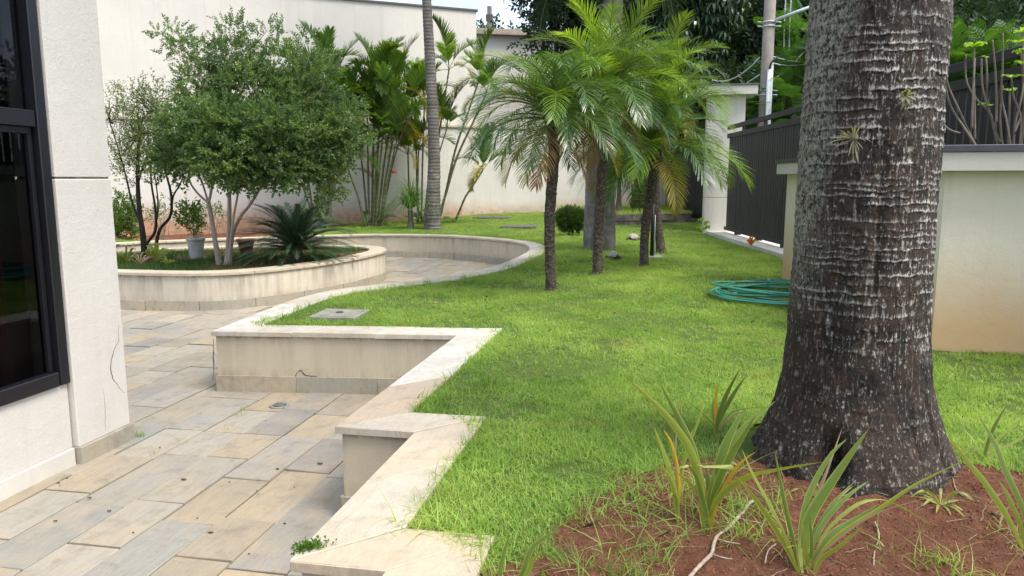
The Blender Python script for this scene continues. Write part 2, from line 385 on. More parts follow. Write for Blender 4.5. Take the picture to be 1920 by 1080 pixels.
# barks
n = NT('royal_palm_bark'); p = n.pos(); tc = n.tc()
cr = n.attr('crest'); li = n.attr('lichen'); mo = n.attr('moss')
fib = n.noise(n.map(tc, (85, 85, 14)), 1, 6, .72, .5); blot = n.noise(tc, 7, 6, .65); sp = n.noise(tc, 42, 6, .72); sp2 = n.noise(n.map(tc,(150,150,75)), 1, 5, .78)
col = n.ramp(blot, [(0,(.007,.006,.005)),(.42,(.015,.012,.010)),(.54,(.042,.026,.017)),(.66,(.022,.017,.013)),(1,(.012,.010,.009))])
col = n.mix(n.math('MULTIPLY', n.rng(fib, .56, .66), .5), col, (.17,.145,.12))
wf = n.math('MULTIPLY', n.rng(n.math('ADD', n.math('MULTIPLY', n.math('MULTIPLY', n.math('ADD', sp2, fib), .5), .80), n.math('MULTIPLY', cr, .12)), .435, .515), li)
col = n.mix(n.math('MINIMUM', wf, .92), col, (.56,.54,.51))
lw = n.n('TexVoronoi', Scale=17., Randomness=1.); n.L(n.vadd(tc, n.n('CombineXYZ', X=n.math('MULTIPLY', sp, .05), Y=n.math('MULTIPLY', blot, .05)).outputs[0]), lw.inputs['Vector'])
spot = n.math('MULTIPLY', n.rng(n.math('ADD', lw.outputs['Distance'], n.math('MULTIPLY', sp2, .35)), .30, .42, 1, 0), n.math('GREATER_THAN', n.sep(lw.outputs['Color'], 0), .60))
spot = n.math('MULTIPLY', spot, n.rng(sp, .36, .5))
col = n.mix(n.math('MULTIPLY', spot, .7), col, (.42,.42,.37))
lw2 = n.n('TexVoronoi', Scale=55., Randomness=1.); n.L(tc, lw2.inputs['Vector'])
spot2 = n.math('MULTIPLY', n.rng(lw2.outputs['Distance'], .2, .32, 1, 0), n.math('GREATER_THAN', n.sep(lw2.outputs['Color'], 0), .72))
col = n.mix(n.math('MULTIPLY', n.math('MULTIPLY', spot2, n.rng(fib, .42, .55)), .6), col, (.40,.39,.34))
col = n.mix(n.math('MULTIPLY', n.rng(n.math('MULTIPLY', n.math('ADD', sp, sp2), .5), .46, .54), mo), col, (.33,.34,.27))
hgt = n.math('ADD', n.math('MULTIPLY', fib, 1.6), n.math('ADD', sp, spot))
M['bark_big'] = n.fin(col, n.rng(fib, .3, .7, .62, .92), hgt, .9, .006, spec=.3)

def bark(name, c0, c1, c2, rings=0, sc=8, stretch=(1,1,1), bs=.6):
    n = NT(name); tc = n.tc(); v = n.map(tc, stretch)
    a = n.noise(v, sc, 6, .65); b = n.noise(tc, sc*6, 5, .7)
    col = n.ramp(a, [(.2,c0),(.5,c1),(.8,c2)])
    col = n.mix(n.math('MULTIPLY', n.rng(b, .5, .7), .5), col, tuple(x*.4 for x in c1))
    h = n.math('ADD', a, b)
    if rings:
        w = n.n('TexWave', _wave_type='BANDS', _bands_direction='Z', Scale=rings, Distortion=1.2, Detail=2.); n.L(tc, w.inputs['Vector'])
        col = n.mix(n.math('MULTIPLY', n.rng(w.outputs['Fac'], .75, 1), .45), col, tuple(x*.35 for x in c1)); h = n.math('ADD', h, w.outputs['Fac'])
    return n.fin(col, .85, h, bs, .01, spec=.2)
M['bark_royal'] = bark('slender_palm_bark', (.075,.065,.055), (.14,.125,.11), (.27,.255,.235), rings=4.4, sc=5)
M['bark_stump'] = bark('lichened_palm_bark', (.07,.065,.055), (.15,.14,.125), (.30,.30,.27), sc=7, stretch=(1,1,.5))
M['bark_phoenix'] = bark('scarred_date_palm_bark', (.03,.024,.018), (.085,.066,.05), (.34,.30,.25), sc=30, stretch=(1,1,1.6), bs=1)
M['bark_cane'] = bark('green_cane', (.08,.085,.045), (.17,.17,.09), (.28,.26,.18), rings=3.0, sc=4)
M['bark_pale'] = bark('pale_smooth_bark', (.22,.165,.13), (.36,.285,.235), (.46,.39,.335), sc=9, stretch=(1,1,.3), bs=.3)
M['bark_dark'] = bark('dark_bark', (.016,.013,.010), (.036,.028,.022), (.07,.056,.044), sc=14, stretch=(1,1,.3))
M['twig'] = bark('grey_twig', (.10,.08,.06), (.20,.17,.135), (.30,.27,.22), sc=20, stretch=(1,1,.4))
M['midrib'] = flat('green_midrib', (.13,.18,.05), .5, .3, 10)
M['midrib_old'] = flat('tan_midrib', (.26,.19,.09), .6, .3, 10)

n = NT('tortoise_shell'); tc = n.tc()
vo = n.n('TexVoronoi', Scale=22., _feature='DISTANCE_TO_EDGE'); n.L(tc, vo.inputs['Vector'])
M['shell'] = n.fin(n.mix(n.rng(vo.outputs[0], 0, .12, 1, 0), n.ramp(n.noise(tc, 30), [(0,(.28,.26,.22)),(1,(.46,.44,.40))]), (.10,.085,.06)), .55, vo.outputs[0], .5, .01)
M['skin'] = flat('tortoise_skin', (.13,.11,.08), .8, .5, 60, .5)

# ------------------------------------------------------------------ outlines of the patio
STEP = [(-.72,-1.2),(-.72,1.86),(-1.012,1.86),(-1.005,2.987),(-1.375,2.987),(-1.345,5.0),(-3.14,4.785)]
ARC = catmull([(x,y,0) for x,y in [(-3.14,4.785),(-3.21,5.8),(-3.22,6.4),(-3.08,6.95),(-2.82,7.32),(-2.56,7.65),(-2.20,8.3),(-1.96,9.2),(-1.87,10.3),(-1.89,11.5),(-2.16,12.5),(-2.7,13.2),(-3.3,13.62),(-3.95,13.95),(-5.0,14.02),(-6.0,13.7),(-7.6,12.62),(-8.7,11.6),(-9.6,10.3),(-9.9,8.5)]], .13)
PATH = [Vector((x,y)) for x,y in STEP[:-1]] + [Vector((p.x,p.y)) for p in ARC]
NST = len(STEP)-1       # index where the curved ring starts
def offs(P, d, closed=False):
    """offset to the right of the travel direction with mitred corners"""
    out = []; n = len(P)
    for i in range(n):
        a = P[(i-1)%n] if (closed or i>0) else None; b = P[(i+1)%n] if (closed or i<n-1) else None
        d1 = (P[i]-a).normalized() if a is not None else (b-P[i]).normalized()
        d2 = (b-P[i]).normalized() if b is not None else d1
        n1 = Vector((d1.y,-d1.x)); n2 = Vector((d2.y,-d2.x)); m = n1+n2
        m = m.normalized() if m.length > 1e-6 else n1
        out.append(P[i] + m*d/max(.3, m.dot(n1)))
    return out
PN = np.array([(p.x,p.y) for p in PATH])
POLY = np.array([(p.x,p.y) for p in PATH] + [(-14,8.5),(-14,-1.2)])
def inside(x, y, poly):
    r = np.zeros(x.shape, bool); n = len(poly)
    for i in range(n):
        x0,y0 = poly[i]; x1,y1 = poly[(i+1)%n]
        if y0 == y1: continue
        c = ((y0>y)!=(y1>y)) & (x < (x1-x0)*(y-y0)/(y1-y0)+x0); r ^= c
    return r
def dist(x, y, P):
    d = np.full(x.shape, 1e9)
    for i in range(len(P)-1):
        a = P[i]; b = P[i+1]; ab = b-a; l = (ab**2).sum()
        t = np.clip(((x-a[0])*ab[0]+(y-a[1])*ab[1])/l, 0, 1)
        d = np.minimum(d, np.hypot(x-a[0]-t*ab[0], y-a[1]-t*ab[1]))
    return d
TOP = .45; CT = .034; CW = .265
TRUNK = (.775, 2.96)
def gz(x, y):
    x = np.asarray(x, float); y = np.asarray(y, float)
    z = .432 + .17*ss(14.4, 20.5, y)*ss(-6.5, -4.2, x) - .2*ss(-7.0, -10.0, x)*ss(12.0, 13.5, y)
    z = z + .05*np.exp(-(((x-.9)**2)+((y-2.9)**2))/.8) - .04*ss(2.2,1.4,y)*ss(.0,.5,x) - .05*ss(.75,.2,np.abs(x-(3.30-.158*(y-4.2))))*ss(16.5,15.5,y)
    return z + .012*(fbm(x*1.1, y*1.1, 3, 3)-.5)
def gzf(x, y): return float(gz(np.array([x]), np.array([y]))[0])
def soilmask(x, y):
    # bare red earth round the big palm and along the foot of the near wall
    e = 1 - ss(.75, 1.15, np.hypot((x-.90)/1.28, (y-2.15)/.94))
    e = np.maximum(e, (1-ss(.5,.9,np.hypot((x+.16)/.50,(y-1.90)/.22))))
    e = np.maximum(e, .75*(1-ss(.3,1,np.hypot((x+.02)/.38,(y-2.62)/.17))))
    e = np.maximum(e, .60*(1-ss(.3,1,np.hypot((x+.33)/.15,(y-2.78)/.07))))
    e = np.maximum(e, .9*(1-ss(.4,1,np.hypot((x-1.6)/.8,(y-2.45)/.75))))
    nz = fbm(x*5, y*5, 11, 4)
    m = ss(.42, .56, e*.72 + (nz-.5)*.75 + .06)
    far = ss(-7.2,-8.2,x)*ss(12.5,13.2,y)
    return np.clip(np.maximum(m*(e>.02), far), 0, 1)

# ------------------------------------------------------------------ ground sheets
mb = MB(); mb.add([(-400,-400,-.06),(400,-400,-.06),(400,400,-.06),(-400,400,-.06)], [(0,1,2,3)])
tag(mb.build('street_ground', flat('street_asphalt', (.06,.06,.058), .95, .4, 2, .3)), kind='structure')

def axis(segs):
    o = []
    for a, b, s in segs: o += list(np.arange(a, b-1e-6, s))
    return np.array(o + [segs[-1][1]])
xs = axis([(-14,-3.6,.2),(-3.6,-1.4,.1),(-1.4,2.4,.028),(2.4,4.6,.15)])
ys = axis([(-1.2,1.3,.12),(1.3,3.6,.026),(3.6,7,.06),(7,24.5,.14)])
GX, GY = np.meshgrid(xs, ys)
SM = soilmask(GX, GY)
ZZ = gz(GX, GY) + SM*(.030*(fbm(GX*9,GY*9,5,4)-.5) + .045*(fbm(GX*26,GY*26,6,3)-.5)) + .012*(fbm(GX*6,GY*6,8,3)-.5)
nx, ny = len(xs), len(ys)
cx = (GX[:-1,:-1]+GX[1:,1:])/2; cy = (GY[:-1,:-1]+GY[1:,1:])/2
DP = dist(cx, cy, PN); INS = inside(cx, cy, POLY)
keep = (~INS) & (DP > .085)
keep &= ~((cx < -3.0) & (cy < 8.4))
idx = np.arange(nx*ny).reshape(ny, nx)
Q = np.stack([idx[:-1,:-1],idx[:-1,1:],idx[1:,1:],idx[1:,:-1]], -1)[keep]
used = np.unique(Q); remap = -np.ones(nx*ny, int); remap[used] = np.arange(len(used))
V = np.stack([GX.ravel(), GY.ravel(), ZZ.ravel()], -1)[used]
DV = dist(V[:,0], V[:,1], PN)
soil_v = SM.ravel()[used]
gd = (1-soil_v) * (DV > CW-.015) 
tw = np.hypot(V[:,0]-TRUNK[0], V[:,1]-TRUNK[1]); gd = gd*(tw > .42)
gd *= .22 + .78*ss(.36,.54,fbm(V[:,0]*2.6,V[:,1]*2.6,21,4))
gd *= 1 - .55*(1-ss(2.2,3.1,V[:,1]))*ss(-.5,.2,V[:,0])
bare = (V[:,0] < -7.2)&(V[:,1]>12)
gd[bare] = 0
prox = np.clip((6.5/np.maximum(V[:,1],2.0))**1.25, .28, 2.6)
lawn = link(bpy.data.objects.new('lawn_ground', mesh_from('lawn_ground', V, remap[Q], M['lawn'], True, None, {'soil':soil_v,'dens':gd*prox,'hs':.75+.25*ss(1,14,V[:,1])})))
tag(lawn, kind='structure')
Vg, Qg = V, remap[Q]

# ------------------------------------------------------------------ scatter through geometry nodes
def tuft(name, nb, spread, hmin, hmax, w, mat, lean=.8, seg=3, seed=0):
    r = random.Random(seed); V=[];F=[];T=[]
    for i in range(nb):
        a=r.uniform(0,2*PI); d=spread*math.sqrt(r.random()); bx,by=d*math.cos(a),d*math.sin(a)
        h=r.uniform(hmin,hmax); la=r.uniform(0,2*PI); ln=r.uniform(.15,lean); ww=w*r.uniform(.6,1.2); t=r.random()
        sx,sy=-math.sin(la),math.cos(la); b=len(V)
        for k in range(seg+1):
            u=k/seg; ox=ln*h*u*u*math.cos(la); oy=ln*h*u*u*math.sin(la); z=h*u*(1-.25*ln*u)
            wk=ww*(1-u**1.5)*.5
            if k<seg: V+= [(bx+ox-sx*wk,by+oy-sy*wk,z),(bx+ox+sx*wk,by+oy+sy*wk,z)]; T+=[t,t]
            else: V.append((bx+ox,by+oy,z)); T.append(t)
        for k in range(seg-1): F.append((b+2*k,b+2*k+1,b+2*k+3,b+2*k+2))
        F.append((b+2*seg-2,b+2*seg-1,b+2*seg))
    return bpy.data.objects.new(name, mesh_from(name,V,F,mat,False,T))
def scatter(name, V, F, attrs, srcs, density, smin, smax, tilt=.3, seed=1, mat=None):
    me = mesh_from(name, V, F, mat or M['lawn'], False, None, attrs)
    o = link(bpy.data.objects.new(name, me)); tag(o, kind='stuff')
    ng = bpy.data.node_groups.new(name,'GeometryNodeTree')
    ng.interface.new_socket('Geometry',in_out='INPUT',socket_type='NodeSocketGeometry'); ng.interface.new_socket('Geometry',in_out='OUTPUT',socket_type='NodeSocketGeometry')
    N = lambda t: ng.nodes.new(t); K = ng.links.new
    gi=N('NodeGroupInput'); go=N('NodeGroupOutput'); dp=N('GeometryNodeDistributePointsOnFaces'); dp.inputs['Seed'].default_value=seed
    na=N('GeometryNodeInputNamedAttribute'); na.data_type='FLOAT'; na.inputs['Name'].default_value='dens'
    mu=N('ShaderNodeMath'); mu.operation='MULTIPLY'; mu.inputs[1].default_value=density
    K(na.outputs[0],mu.inputs[0]); K(mu.outputs[0],dp.inputs['Density']); K(gi.outputs[0],dp.inputs['Mesh'])
    jn=N('GeometryNodeJoinGeometry')
    for s in srcs:
        oi=N('GeometryNodeObjectInfo'); oi.inputs['Object'].default_value=s; oi.inputs['As Instance'].default_value=True; K(oi.outputs['Geometry'],jn.inputs[0])
    ip=N('GeometryNodeInstanceOnPoints'); ip.inputs['Pick Instance'].default_value=True
    rv=N('FunctionNodeRandomValue'); rv.data_type='FLOAT_VECTOR'; rv.inputs[0].default_value=(-tilt,-tilt,0); rv.inputs[1].default_value=(tilt,tilt,2*PI)
    rs=N('FunctionNodeRandomValue'); rs.data_type='FLOAT'; rs.inputs[2].default_value=smin; rs.inputs[3].default_value=smax
    ha=N('GeometryNodeInputNamedAttribute'); ha.data_type='FLOAT'; ha.inputs['Name'].default_value='hs'
    m2=N('ShaderNodeMath'); m2.operation='MULTIPLY'; K(rs.outputs[1],m2.inputs[0]); K(ha.outputs[0],m2.inputs[1])
    K(dp.outputs['Points'],ip.inputs['Points']); K(jn.outputs[0],ip.inputs['Instance']); K(rv.outputs[0],ip.inputs['Rotation']); K(m2.outputs[0],ip.inputs['Scale'])
    K(ip.outputs[0],go.inputs[0])
    m=o.modifiers.new('scatter','NODES'); m.node_group=ng
    return o
tufts = [tuft('tuft_a',13,.04,.02,.05,.0054,M['grass'],1.5,3,1), tuft('tuft_b',12,.045,.018,.042,.0056,M['grass'],2.0,3,2), tuft('tuft_c',14,.05,.022,.058,.0046,M['grass'],1.2,3,3)]
nz = gd > 0
fm = nz[Qg].any(axis=1)
scatter('grass', Vg, Qg[fm], {'dens':gd*prox,'hs':(.66+.28*ss(3,12,Vg[:,1]))*(.72+.5*fbm(Vg[:,0]*1.7,Vg[:,1]*1.7,23,4))}, tufts, 1050, .7, 1.25, .35)
# long blades creeping over the coping edge and round tree feet
edge = np.exp(-((DV-.30)/.035)**2)*(~bare)
runner = [tuft('runner_a',7,.03,.05,.10,.0045,M['grass'],1.6,4,5), tuft('runner_b',6,.03,.04,.085,.004,M['grass'],2.2,4,6)]
fe = (edge>.05)[Qg].any(axis=1)
scatter('grass_fringe', Vg, Qg[fe], {'dens':edge*(1-.6*soil_v)*np.clip(5/np.maximum(Vg[:,1],2),.5,1.6),'hs':np.ones(len(Vg))}, runner, 520, .6, 1.15, .5, 4)
# straggling runners on the bare earth
sg = soil_v*ss(.46,.60,fbm(Vg[:,0]*3.3,Vg[:,1]*3.3,41,4))*(Vg[:,1]<4)*(tw>.45)
strag = [tuft('straggler_a',9,.05,.05,.12,.0042,M['grass'],2.6,4,8), tuft('straggler_b',7,.05,.04,.10,.0038,M['grass'],3.0,4,9)]
fs = (sg>.02)[Qg].any(axis=1)
scatter('sparse_grass', Vg, Qg[fs], {'dens':sg*(1.0-.75*ss(.5,1.0,Vg[:,0])),'hs':np.ones(len(Vg))}, strag, 420, .5, 1.1, .5, 6)
# clods, straw and crumbs on the earth
def clod(seed):
    r=random.Random(seed); import bmesh
    bm=bmesh.new(); bmesh.ops.create_icosphere(bm,subdivisions=1,radius=.0045)
    for v in bm.verts: v.co*=r.uniform(.6,1.3); v.co.z*=.7
    me=bpy.data.meshes.new('clod'); bm.to_mesh(me); bm.free(); me.materials.append(M['clod']); return bpy.data.objects.new('clod',me)
def straw(seed):
    r=random.Random(seed); mb=MB(); p=[Vector((0,0,.004))]; d=Vector((1,0,.05))
    for k in range(4): p.append(p[-1]+d*.014); d=(d+Vector((0,r.uniform(-.5,.5),r.uniform(-.2,.2)))).normalized()
    mb.tube(p,[.0009,.0009,.0008,.0007,.0004],4); return bpy.data.objects.new('straw', mb.mesh('straw', M['straw']))
sn = soil_v*(Vg[:,1]<4)
fs = (sn>.02)[Qg].any(axis=1)
scatter('soil_crumbs', Vg, Qg[fs], {'dens':sn,'hs':np.ones(len(Vg))}, [clod(1),clod(2),clod(3)], 2600, .25, 1.5, 1.5, 9)
scatter('dry_straw', Vg, Qg[fs], {'dens':sn*ss(.3,.7,fbm(Vg[:,0]*4,Vg[:,1]*4,51,3))+.06*(Vg[:,1]<4),'hs':np.ones(len(Vg))}, [straw(1),straw(2),straw(3)], 620, .4, 1.6, .5, 10)

weedt = [tuft('weed_a',10,.05,.05,.11,.007,M['grass'],1.3,4,31), tuft('weed_b',8,.04,.04,.09,.009,M['grass'],2.0,4,32)]
wd = gd*ss(.52,.66,fbm(Vg[:,0]*1.3,Vg[:,1]*1.3,91,3))
scatter('lawn_weeds', Vg, Qg[(wd>.02)[Qg].any(axis=1)], {'dens':wd*np.clip(4/np.maximum(Vg[:,1],2),.3,1.4),'hs':np.ones(len(Vg))}, weedt, 42, .6, 1.2, .4, 33)
def deadleaf(seed, mat):
    r=random.Random(seed); mb=MB(); a=r.uniform(.6,1.2)
    mb.add([(0,0,.004),(.016,-.006*a,.010),(.034,0,.006),(.016,.007*a,.003),(.045,.002,.012)],[(0,1,2,3),(2,4,1)]); return bpy.data.objects.new('dead_leaf', mb.mesh('dead_leaf', mat))
scatter('fallen_leaves', Vg, Qg[(Vg[:,1]<15)[Qg].all(axis=1)], {'dens':(Vg[:,1]<15)*(DV>.3)*(.4+soil_v),'hs':np.ones(len(Vg))}, [deadleaf(1,M['debris']),deadleaf(2,M['straw']),deadleaf(3,M['debris'])], 14, .5, 1.5, .5, 35)

# ------------------------------------------------------------------ patio: slab, pavers
OVAL = catmull([(x,y,0) for x,y in [(-6.6,7.72),(-5.25,7.80),(-4.63,8.28),(-4.18,9.35),(-4.03,10.4),(-4.10,11.05),(-4.45,11.55),(-5.1,11.72),(-6.3,11.5),(-7.4,10.9),(-8.1,9.9),(-8.0,8.6),(-7.5,7.95)]], .13, True)
OV = [Vector((p.x,p.y)) for p in OVAL]; OV.reverse()          # travel so that the soil lies on the right-hand side
OVN = np.array([(p.x,p.y) for p in OV])
c0 = OVN.mean(axis=0)
area = sum(OV[i].x*OV[(i+1)%len(OV)].y-OV[(i+1)%len(OV)].x*OV[i].y for i in range(len(OV)))
if area > 0: OV.reverse(); OVN = np.array([(p.x,p.y) for p in OV])
mb = MB(); mb.add([(-14,-1.2,-.012),(-.5,-1.2,-.012),(-.5,15,-.012),(-14,15,-.012)], [(0,1,2,3)])
patio = tag(mb.build('patio', M['mortar']), kind='structure')
r = random.Random(3)
stones = []
for col in range(-32, 4):
    x1 = -1.65 - .265*(-col) if col <= 0 else -1.65 + .265*col
    x0 = x1 - .265
    for (ya, yb) in ((-1.0, 4.0), (4.0, 14.3)):
        y = ya - r.uniform(0, .5) if ya < 0 else ya
        while y < yb - .05:
            ln = r.choice((.36,.44,.5,.58,.66,.48)); y2 = min(y+ln, yb)
            if yb - y2 < .22: y2 = yb
            cxx, cyy = (x0+x1)/2, (y+y2)/2
            ar = np.array([cxx, x0, x1, x0, x1, cxx, cxx]); br = np.array([cyy, y, y, y2, y2, y, y2])
            vis = inside(ar, br, POLY).any() and not inside(ar, br, OVN).all()
            vis = vis and not (x1 < -3.1 and cyy < 3.7) and cyy > 1.6 and x1 > -(1.12 if y2 < 3.9 else .86)*y2 - .2
            if cyy > 11.6 and cxx < -4.2 and cyy < 13.6 and cxx < -5.0: vis = False
            if cxx < -6.3 and cyy > 8.5: vis = False
            if vis:
                hz = r.uniform(-.005, .005); g = r.uniform(.0025,.0045)
                mb = MB(); mb.bbox(-(x1-x0)/2+g, (x1-x0)/2-g, -(y2-y)/2+g, (y2-y)/2-g, -.03, 0, .003)
                for k, q in enumerate(mb.v): mb.v[k] = (q[0]+r.uniform(-.0025,.0025), q[1]+r.uniform(-.0025,.0025), q[2])
                o = mb.build('paving_stone', M['paver'], patio); o.location = (cxx, cyy, hz-.002)
                o.rotation_euler = (r.uniform(-.004,.004), r.uniform(-.006,.006), r.uniform(-.003,.003))
                stones.append(o)
            y = y2
print('pavers', len(stones))

# ------------------------------------------------------------------ retaining walls
def wall_run(P, name, label, body, cop, skirt, breaks, closed=False, over=.025, wall_t=.2, z0=0., top=TOP, skirt_h=.115, stones=None, copm=None):
    """P = outer coping edge; breaks = indices of P where stones end"""
    root = empty(name, (P[0].x, P[0].y, z0)); base = Matrix.Translation((-P[0].x, -P[0].y, -z0))
    tag(root, label, 'wall')
    Q = P + ([P[0]] if closed else [])
    def off(d):
        o = offs(P, d, closed); return o + ([o[0]] if closed else [])
    o0, o1, w0, w1, s0 = Q, off(CW), off(over), off(over+wall_t), off(over-.014)
    lc = lambda p, z: (p.x-P[0].x, p.y-P[0].y, z-z0)
    # body
    mb = MB(); n = len(Q); V=[];F=[]
    for i in range(n): V += [lc(w0[i], z0-.05), lc(w0[i], top-CT), lc(w1[i], top-CT)]
    for i in range(n-1): F += [(3*i,3*i+3,3*i+4,3*i+1),(3*i+1,3*i+4,3*i+5,3*i+2)]
    mb.add(V, F); mb.build('rendered_face', body, root)
    # coping stones and skirting stones
    def lerp(A, s): i = min(int(s), len(A)-2); return A[i].lerp(A[i+1], s-i)
    for a, b in breaks:
        ks = [a] + [k for k in range(int(math.floor(a))+1, int(math.ceil(b))) ] + [b]
        dl = max(1e-6, (lerp(o0, b)-lerp(o0, a)).length); e = .004/dl*(b-a)
        ks[0] += e if not (float(a).is_integer() and a in CORN) else 0
        ks[-1] -= e if not (float(b).is_integer() and b in CORN) else 0
        outer = [lerp(o0, k) for k in ks]; inner = [lerp(o1, k) for k in ks]
        j = random.uniform(-.004,.004)
        poly = [(p.x-P[0].x, p.y-P[0].y) for p in outer] + [(p.x-P[0].x, p.y-P[0].y) for p in reversed(inner)]
        poly.reverse()
        if a in CORN or b in CORN:                      # keep a hairline joint at the mitres
            c = Vector((sum(p[0] for p in poly)/len(poly), sum(p[1] for p in poly)/len(poly)))
            poly = [tuple(Vector(p)+(c-Vector(p)).normalized()*.003) for p in poly]
        cc = Vector((sum(p[0] for p in poly)/len(poly), sum(p[1] for p in poly)/len(poly)))
        mb = MB(); mb.prism([(p[0]-cc.x, p[1]-cc.y) for p in poly], -CT, 0, .004)
        ar = sum(poly[i][0]*poly[(i+1)%len(poly)][1]-poly[(i+1)%len(poly)][0]*poly[i][1] for i in range(len(poly)))
        if ar < 0: mb.f = [tuple(reversed(q)) for q in mb.f]
        o = mb.build('coping_stone', copm(lerp(o0,(a+b)/2)) if copm else cop, root); o.location = (cc.x, cc.y, top-z0+random.uniform(-.002,.002))
    if skirt:
        for a, b in breaks:
            ks = [a] + [k for k in range(int(math.floor(a))+1, int(math.ceil(b)))] + [b]
            dl = max(1e-6, (lerp(o0, b)-lerp(o0, a)).length); e = .004/dl*(b-a)
            ks[0] += e; ks[-1] -= e
            o_ = [lerp(s0, k) for k in ks]; i_ = [lerp(w0, k) for k in ks]
            i_ = [p+(p-q)*1.0 for p, q in zip(i_, o_)]
            poly = [(p.x-P[0].x, p.y-P[0].y) for p in o_] + [(p.x-P[0].x, p.y-P[0].y) for p in reversed(i_)]
            cc = Vector((sum(p[0] for p in poly)/len(poly), sum(p[1] for p in poly)/len(poly)))
            mb = MB(); mb.prism([(p[0]-cc.x, p[1]-cc.y) for p in poly], -.02, skirt_h+random.uniform(-.004,.004), 0)
            ar = sum(poly[i][0]*poly[(i+1)%len(poly)][1]-poly[(i+1)%len(poly)][0]*poly[i][1] for i in range(len(poly)))
            if ar < 0: mb.f = [tuple(reversed(q)) for q in mb.f]
            o = mb.build('skirting_stone', skirt, root); o.location = (cc.x, cc.y, 0)
    return root
CORN = set(range(0, NST+1))
brk = []
for i in range(NST):
    L_ = (PATH[i+1]-PATH[i]).length; k = max(1, round(L_/.62))
    if i == 0: brk += [(0+t/5, (t+1)/5) for t in range(5)]; continue
    brk += [(i+t/k, i+(t+1)/k) for t in range(k)]
s = NST
while s < len(PATH)-1: brk.append((s, min(s+4, len(PATH)-1))); s += 4
def copm(p):
    if p.y < 3.6: return M['coping_warm']
    return M['coping'] if p.y < 12.6 and p.x > -3.5 else M['coping_ring']
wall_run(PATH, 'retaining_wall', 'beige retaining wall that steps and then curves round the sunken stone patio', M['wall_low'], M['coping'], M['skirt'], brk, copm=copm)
CORN = set()
nO = len(OV); brk = []; s = 0
while s < nO: brk.append((s, min(s+5, nO))); s += 5
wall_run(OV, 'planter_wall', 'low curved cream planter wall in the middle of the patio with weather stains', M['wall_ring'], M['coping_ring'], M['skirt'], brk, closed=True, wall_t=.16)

# soil sheet of the planter and its ground cover
def fan_sheet(name, poly, z, mat, step=.12, amp=.03, parent=None):
    x0,y0 = poly.min(axis=0); x1,y1 = poly.max(axis=0)
    X,Y = np.meshgrid(np.arange(x0,x1+step,step), np.arange(y0,y1+step,step)); m,n_ = X.shape
    c = inside((X[:-1,:-1]+X[1:,1:])/2, (Y[:-1,:-1]+Y[1:,1:])/2, poly)
    id_ = np.arange(m*n_).reshape(m,n_); Qd = np.stack([id_[:-1,:-1],id_[:-1,1:],id_[1:,1:],id_[1:,:-1]],-1)[c]
    Z = z + amp*(fbm(X*3,Y*3,71,4)-.5)
    return np.stack([X.ravel(),Y.ravel(),Z.ravel()],-1), Qd
inn = np.array([(p.x,p.y) for p in offs(OV, .12, True)])
PV, PQ = fan_sheet('planter_soil', inn, .405, None)
so = ss(.40,.6,fbm(PV[:,0]*1.2,PV[:,1]*1.2,77,3)); so = np.maximum(so, 1-ss(.5,1.0,np.hypot((PV[:,0]+5.2)/.9,(PV[:,1]-8.9)/.7)))
tag(link(bpy.data.objects.new('planter_soil', mesh_from('planter_soil', PV, PQ, M['lawn'], True, None, {'soil':.15+.7*so}))), kind='structure')
dk = [tuft('dk_a',14,.05,.03,.09,.005,M['grass_dark'],1.5,3,11), tuft('dk_b',10,.05,.04,.12,.006,M['grass_dark'],1.5,3,12)]
inn2 = inside(PV[:,0],PV[:,1],np.array([(p.x,p.y) for p in offs(OV,.3,True)]))
scatter('planter_ground_cover', PV, PQ, {'dens':(1.3-so)*inn2*1.2,'hs':np.ones(len(PV))}, dk, 260, .5, 1.2, .3, 15)
# ------------------------------------------------------------------ house on the left: wall, pillar, window
house = empty('house', (-3.08, 3.0, 0), 0, 'white textured house wall with dark framed window and cracked pillar at the left', 'house')
hx = lambda x: x + 3.08
hy = lambda y: y - 3.0
WY1, WZ0, WZM = 3.365, .464, 1.86
mb = MB()
mb.box(hx(-3.28), 0, hy(-1.5), hy(3.36), .10, WZ0); mb.build('lower_wall', M['wall_house'], house); mb = MB()
mb.box(hx(-3.28), 0, hy(-1.5), hy(3.36), 3.3, 5.2)
mb.build('upper_wall', M['wall_house'], house)
mb = MB(); mb.bbox(hx(-3.30), hx(-3.045), hy(3.372), hy(3.775), .10, 1.549, .006); mb.build('pillar', M['wall_house'], house)
mb = MB(); mb.bbox(hx(-3.30), hx(-3.045), hy(3.372), hy(3.775), 1.561, 5.2, .006); mb.build('pillar', M['wall_house'], house)
mb = MB(); mb.box(hx(-3.29), hx(-3.056), hy(3.383), hy(3.765), 1.54, 1.57); mb.build('pillar_groove', M['wall_low'], house)
for a, b in ((1.2,1.95),(1.96,2.72),(2.73,3.36)):
    mb = MB(); mb.bbox(hx(-3.2), hx(-3.064), hy(a), hy(b), -.02, .098, .004); mb.build('skirting_stone', M['plinth'], house)
mb = MB(); mb.bbox(hx(-3.32), hx(-3.028), hy(3.366), hy(3.792), -.02, .098, .004); mb.build('skirting_stone', M['skirt'], house)
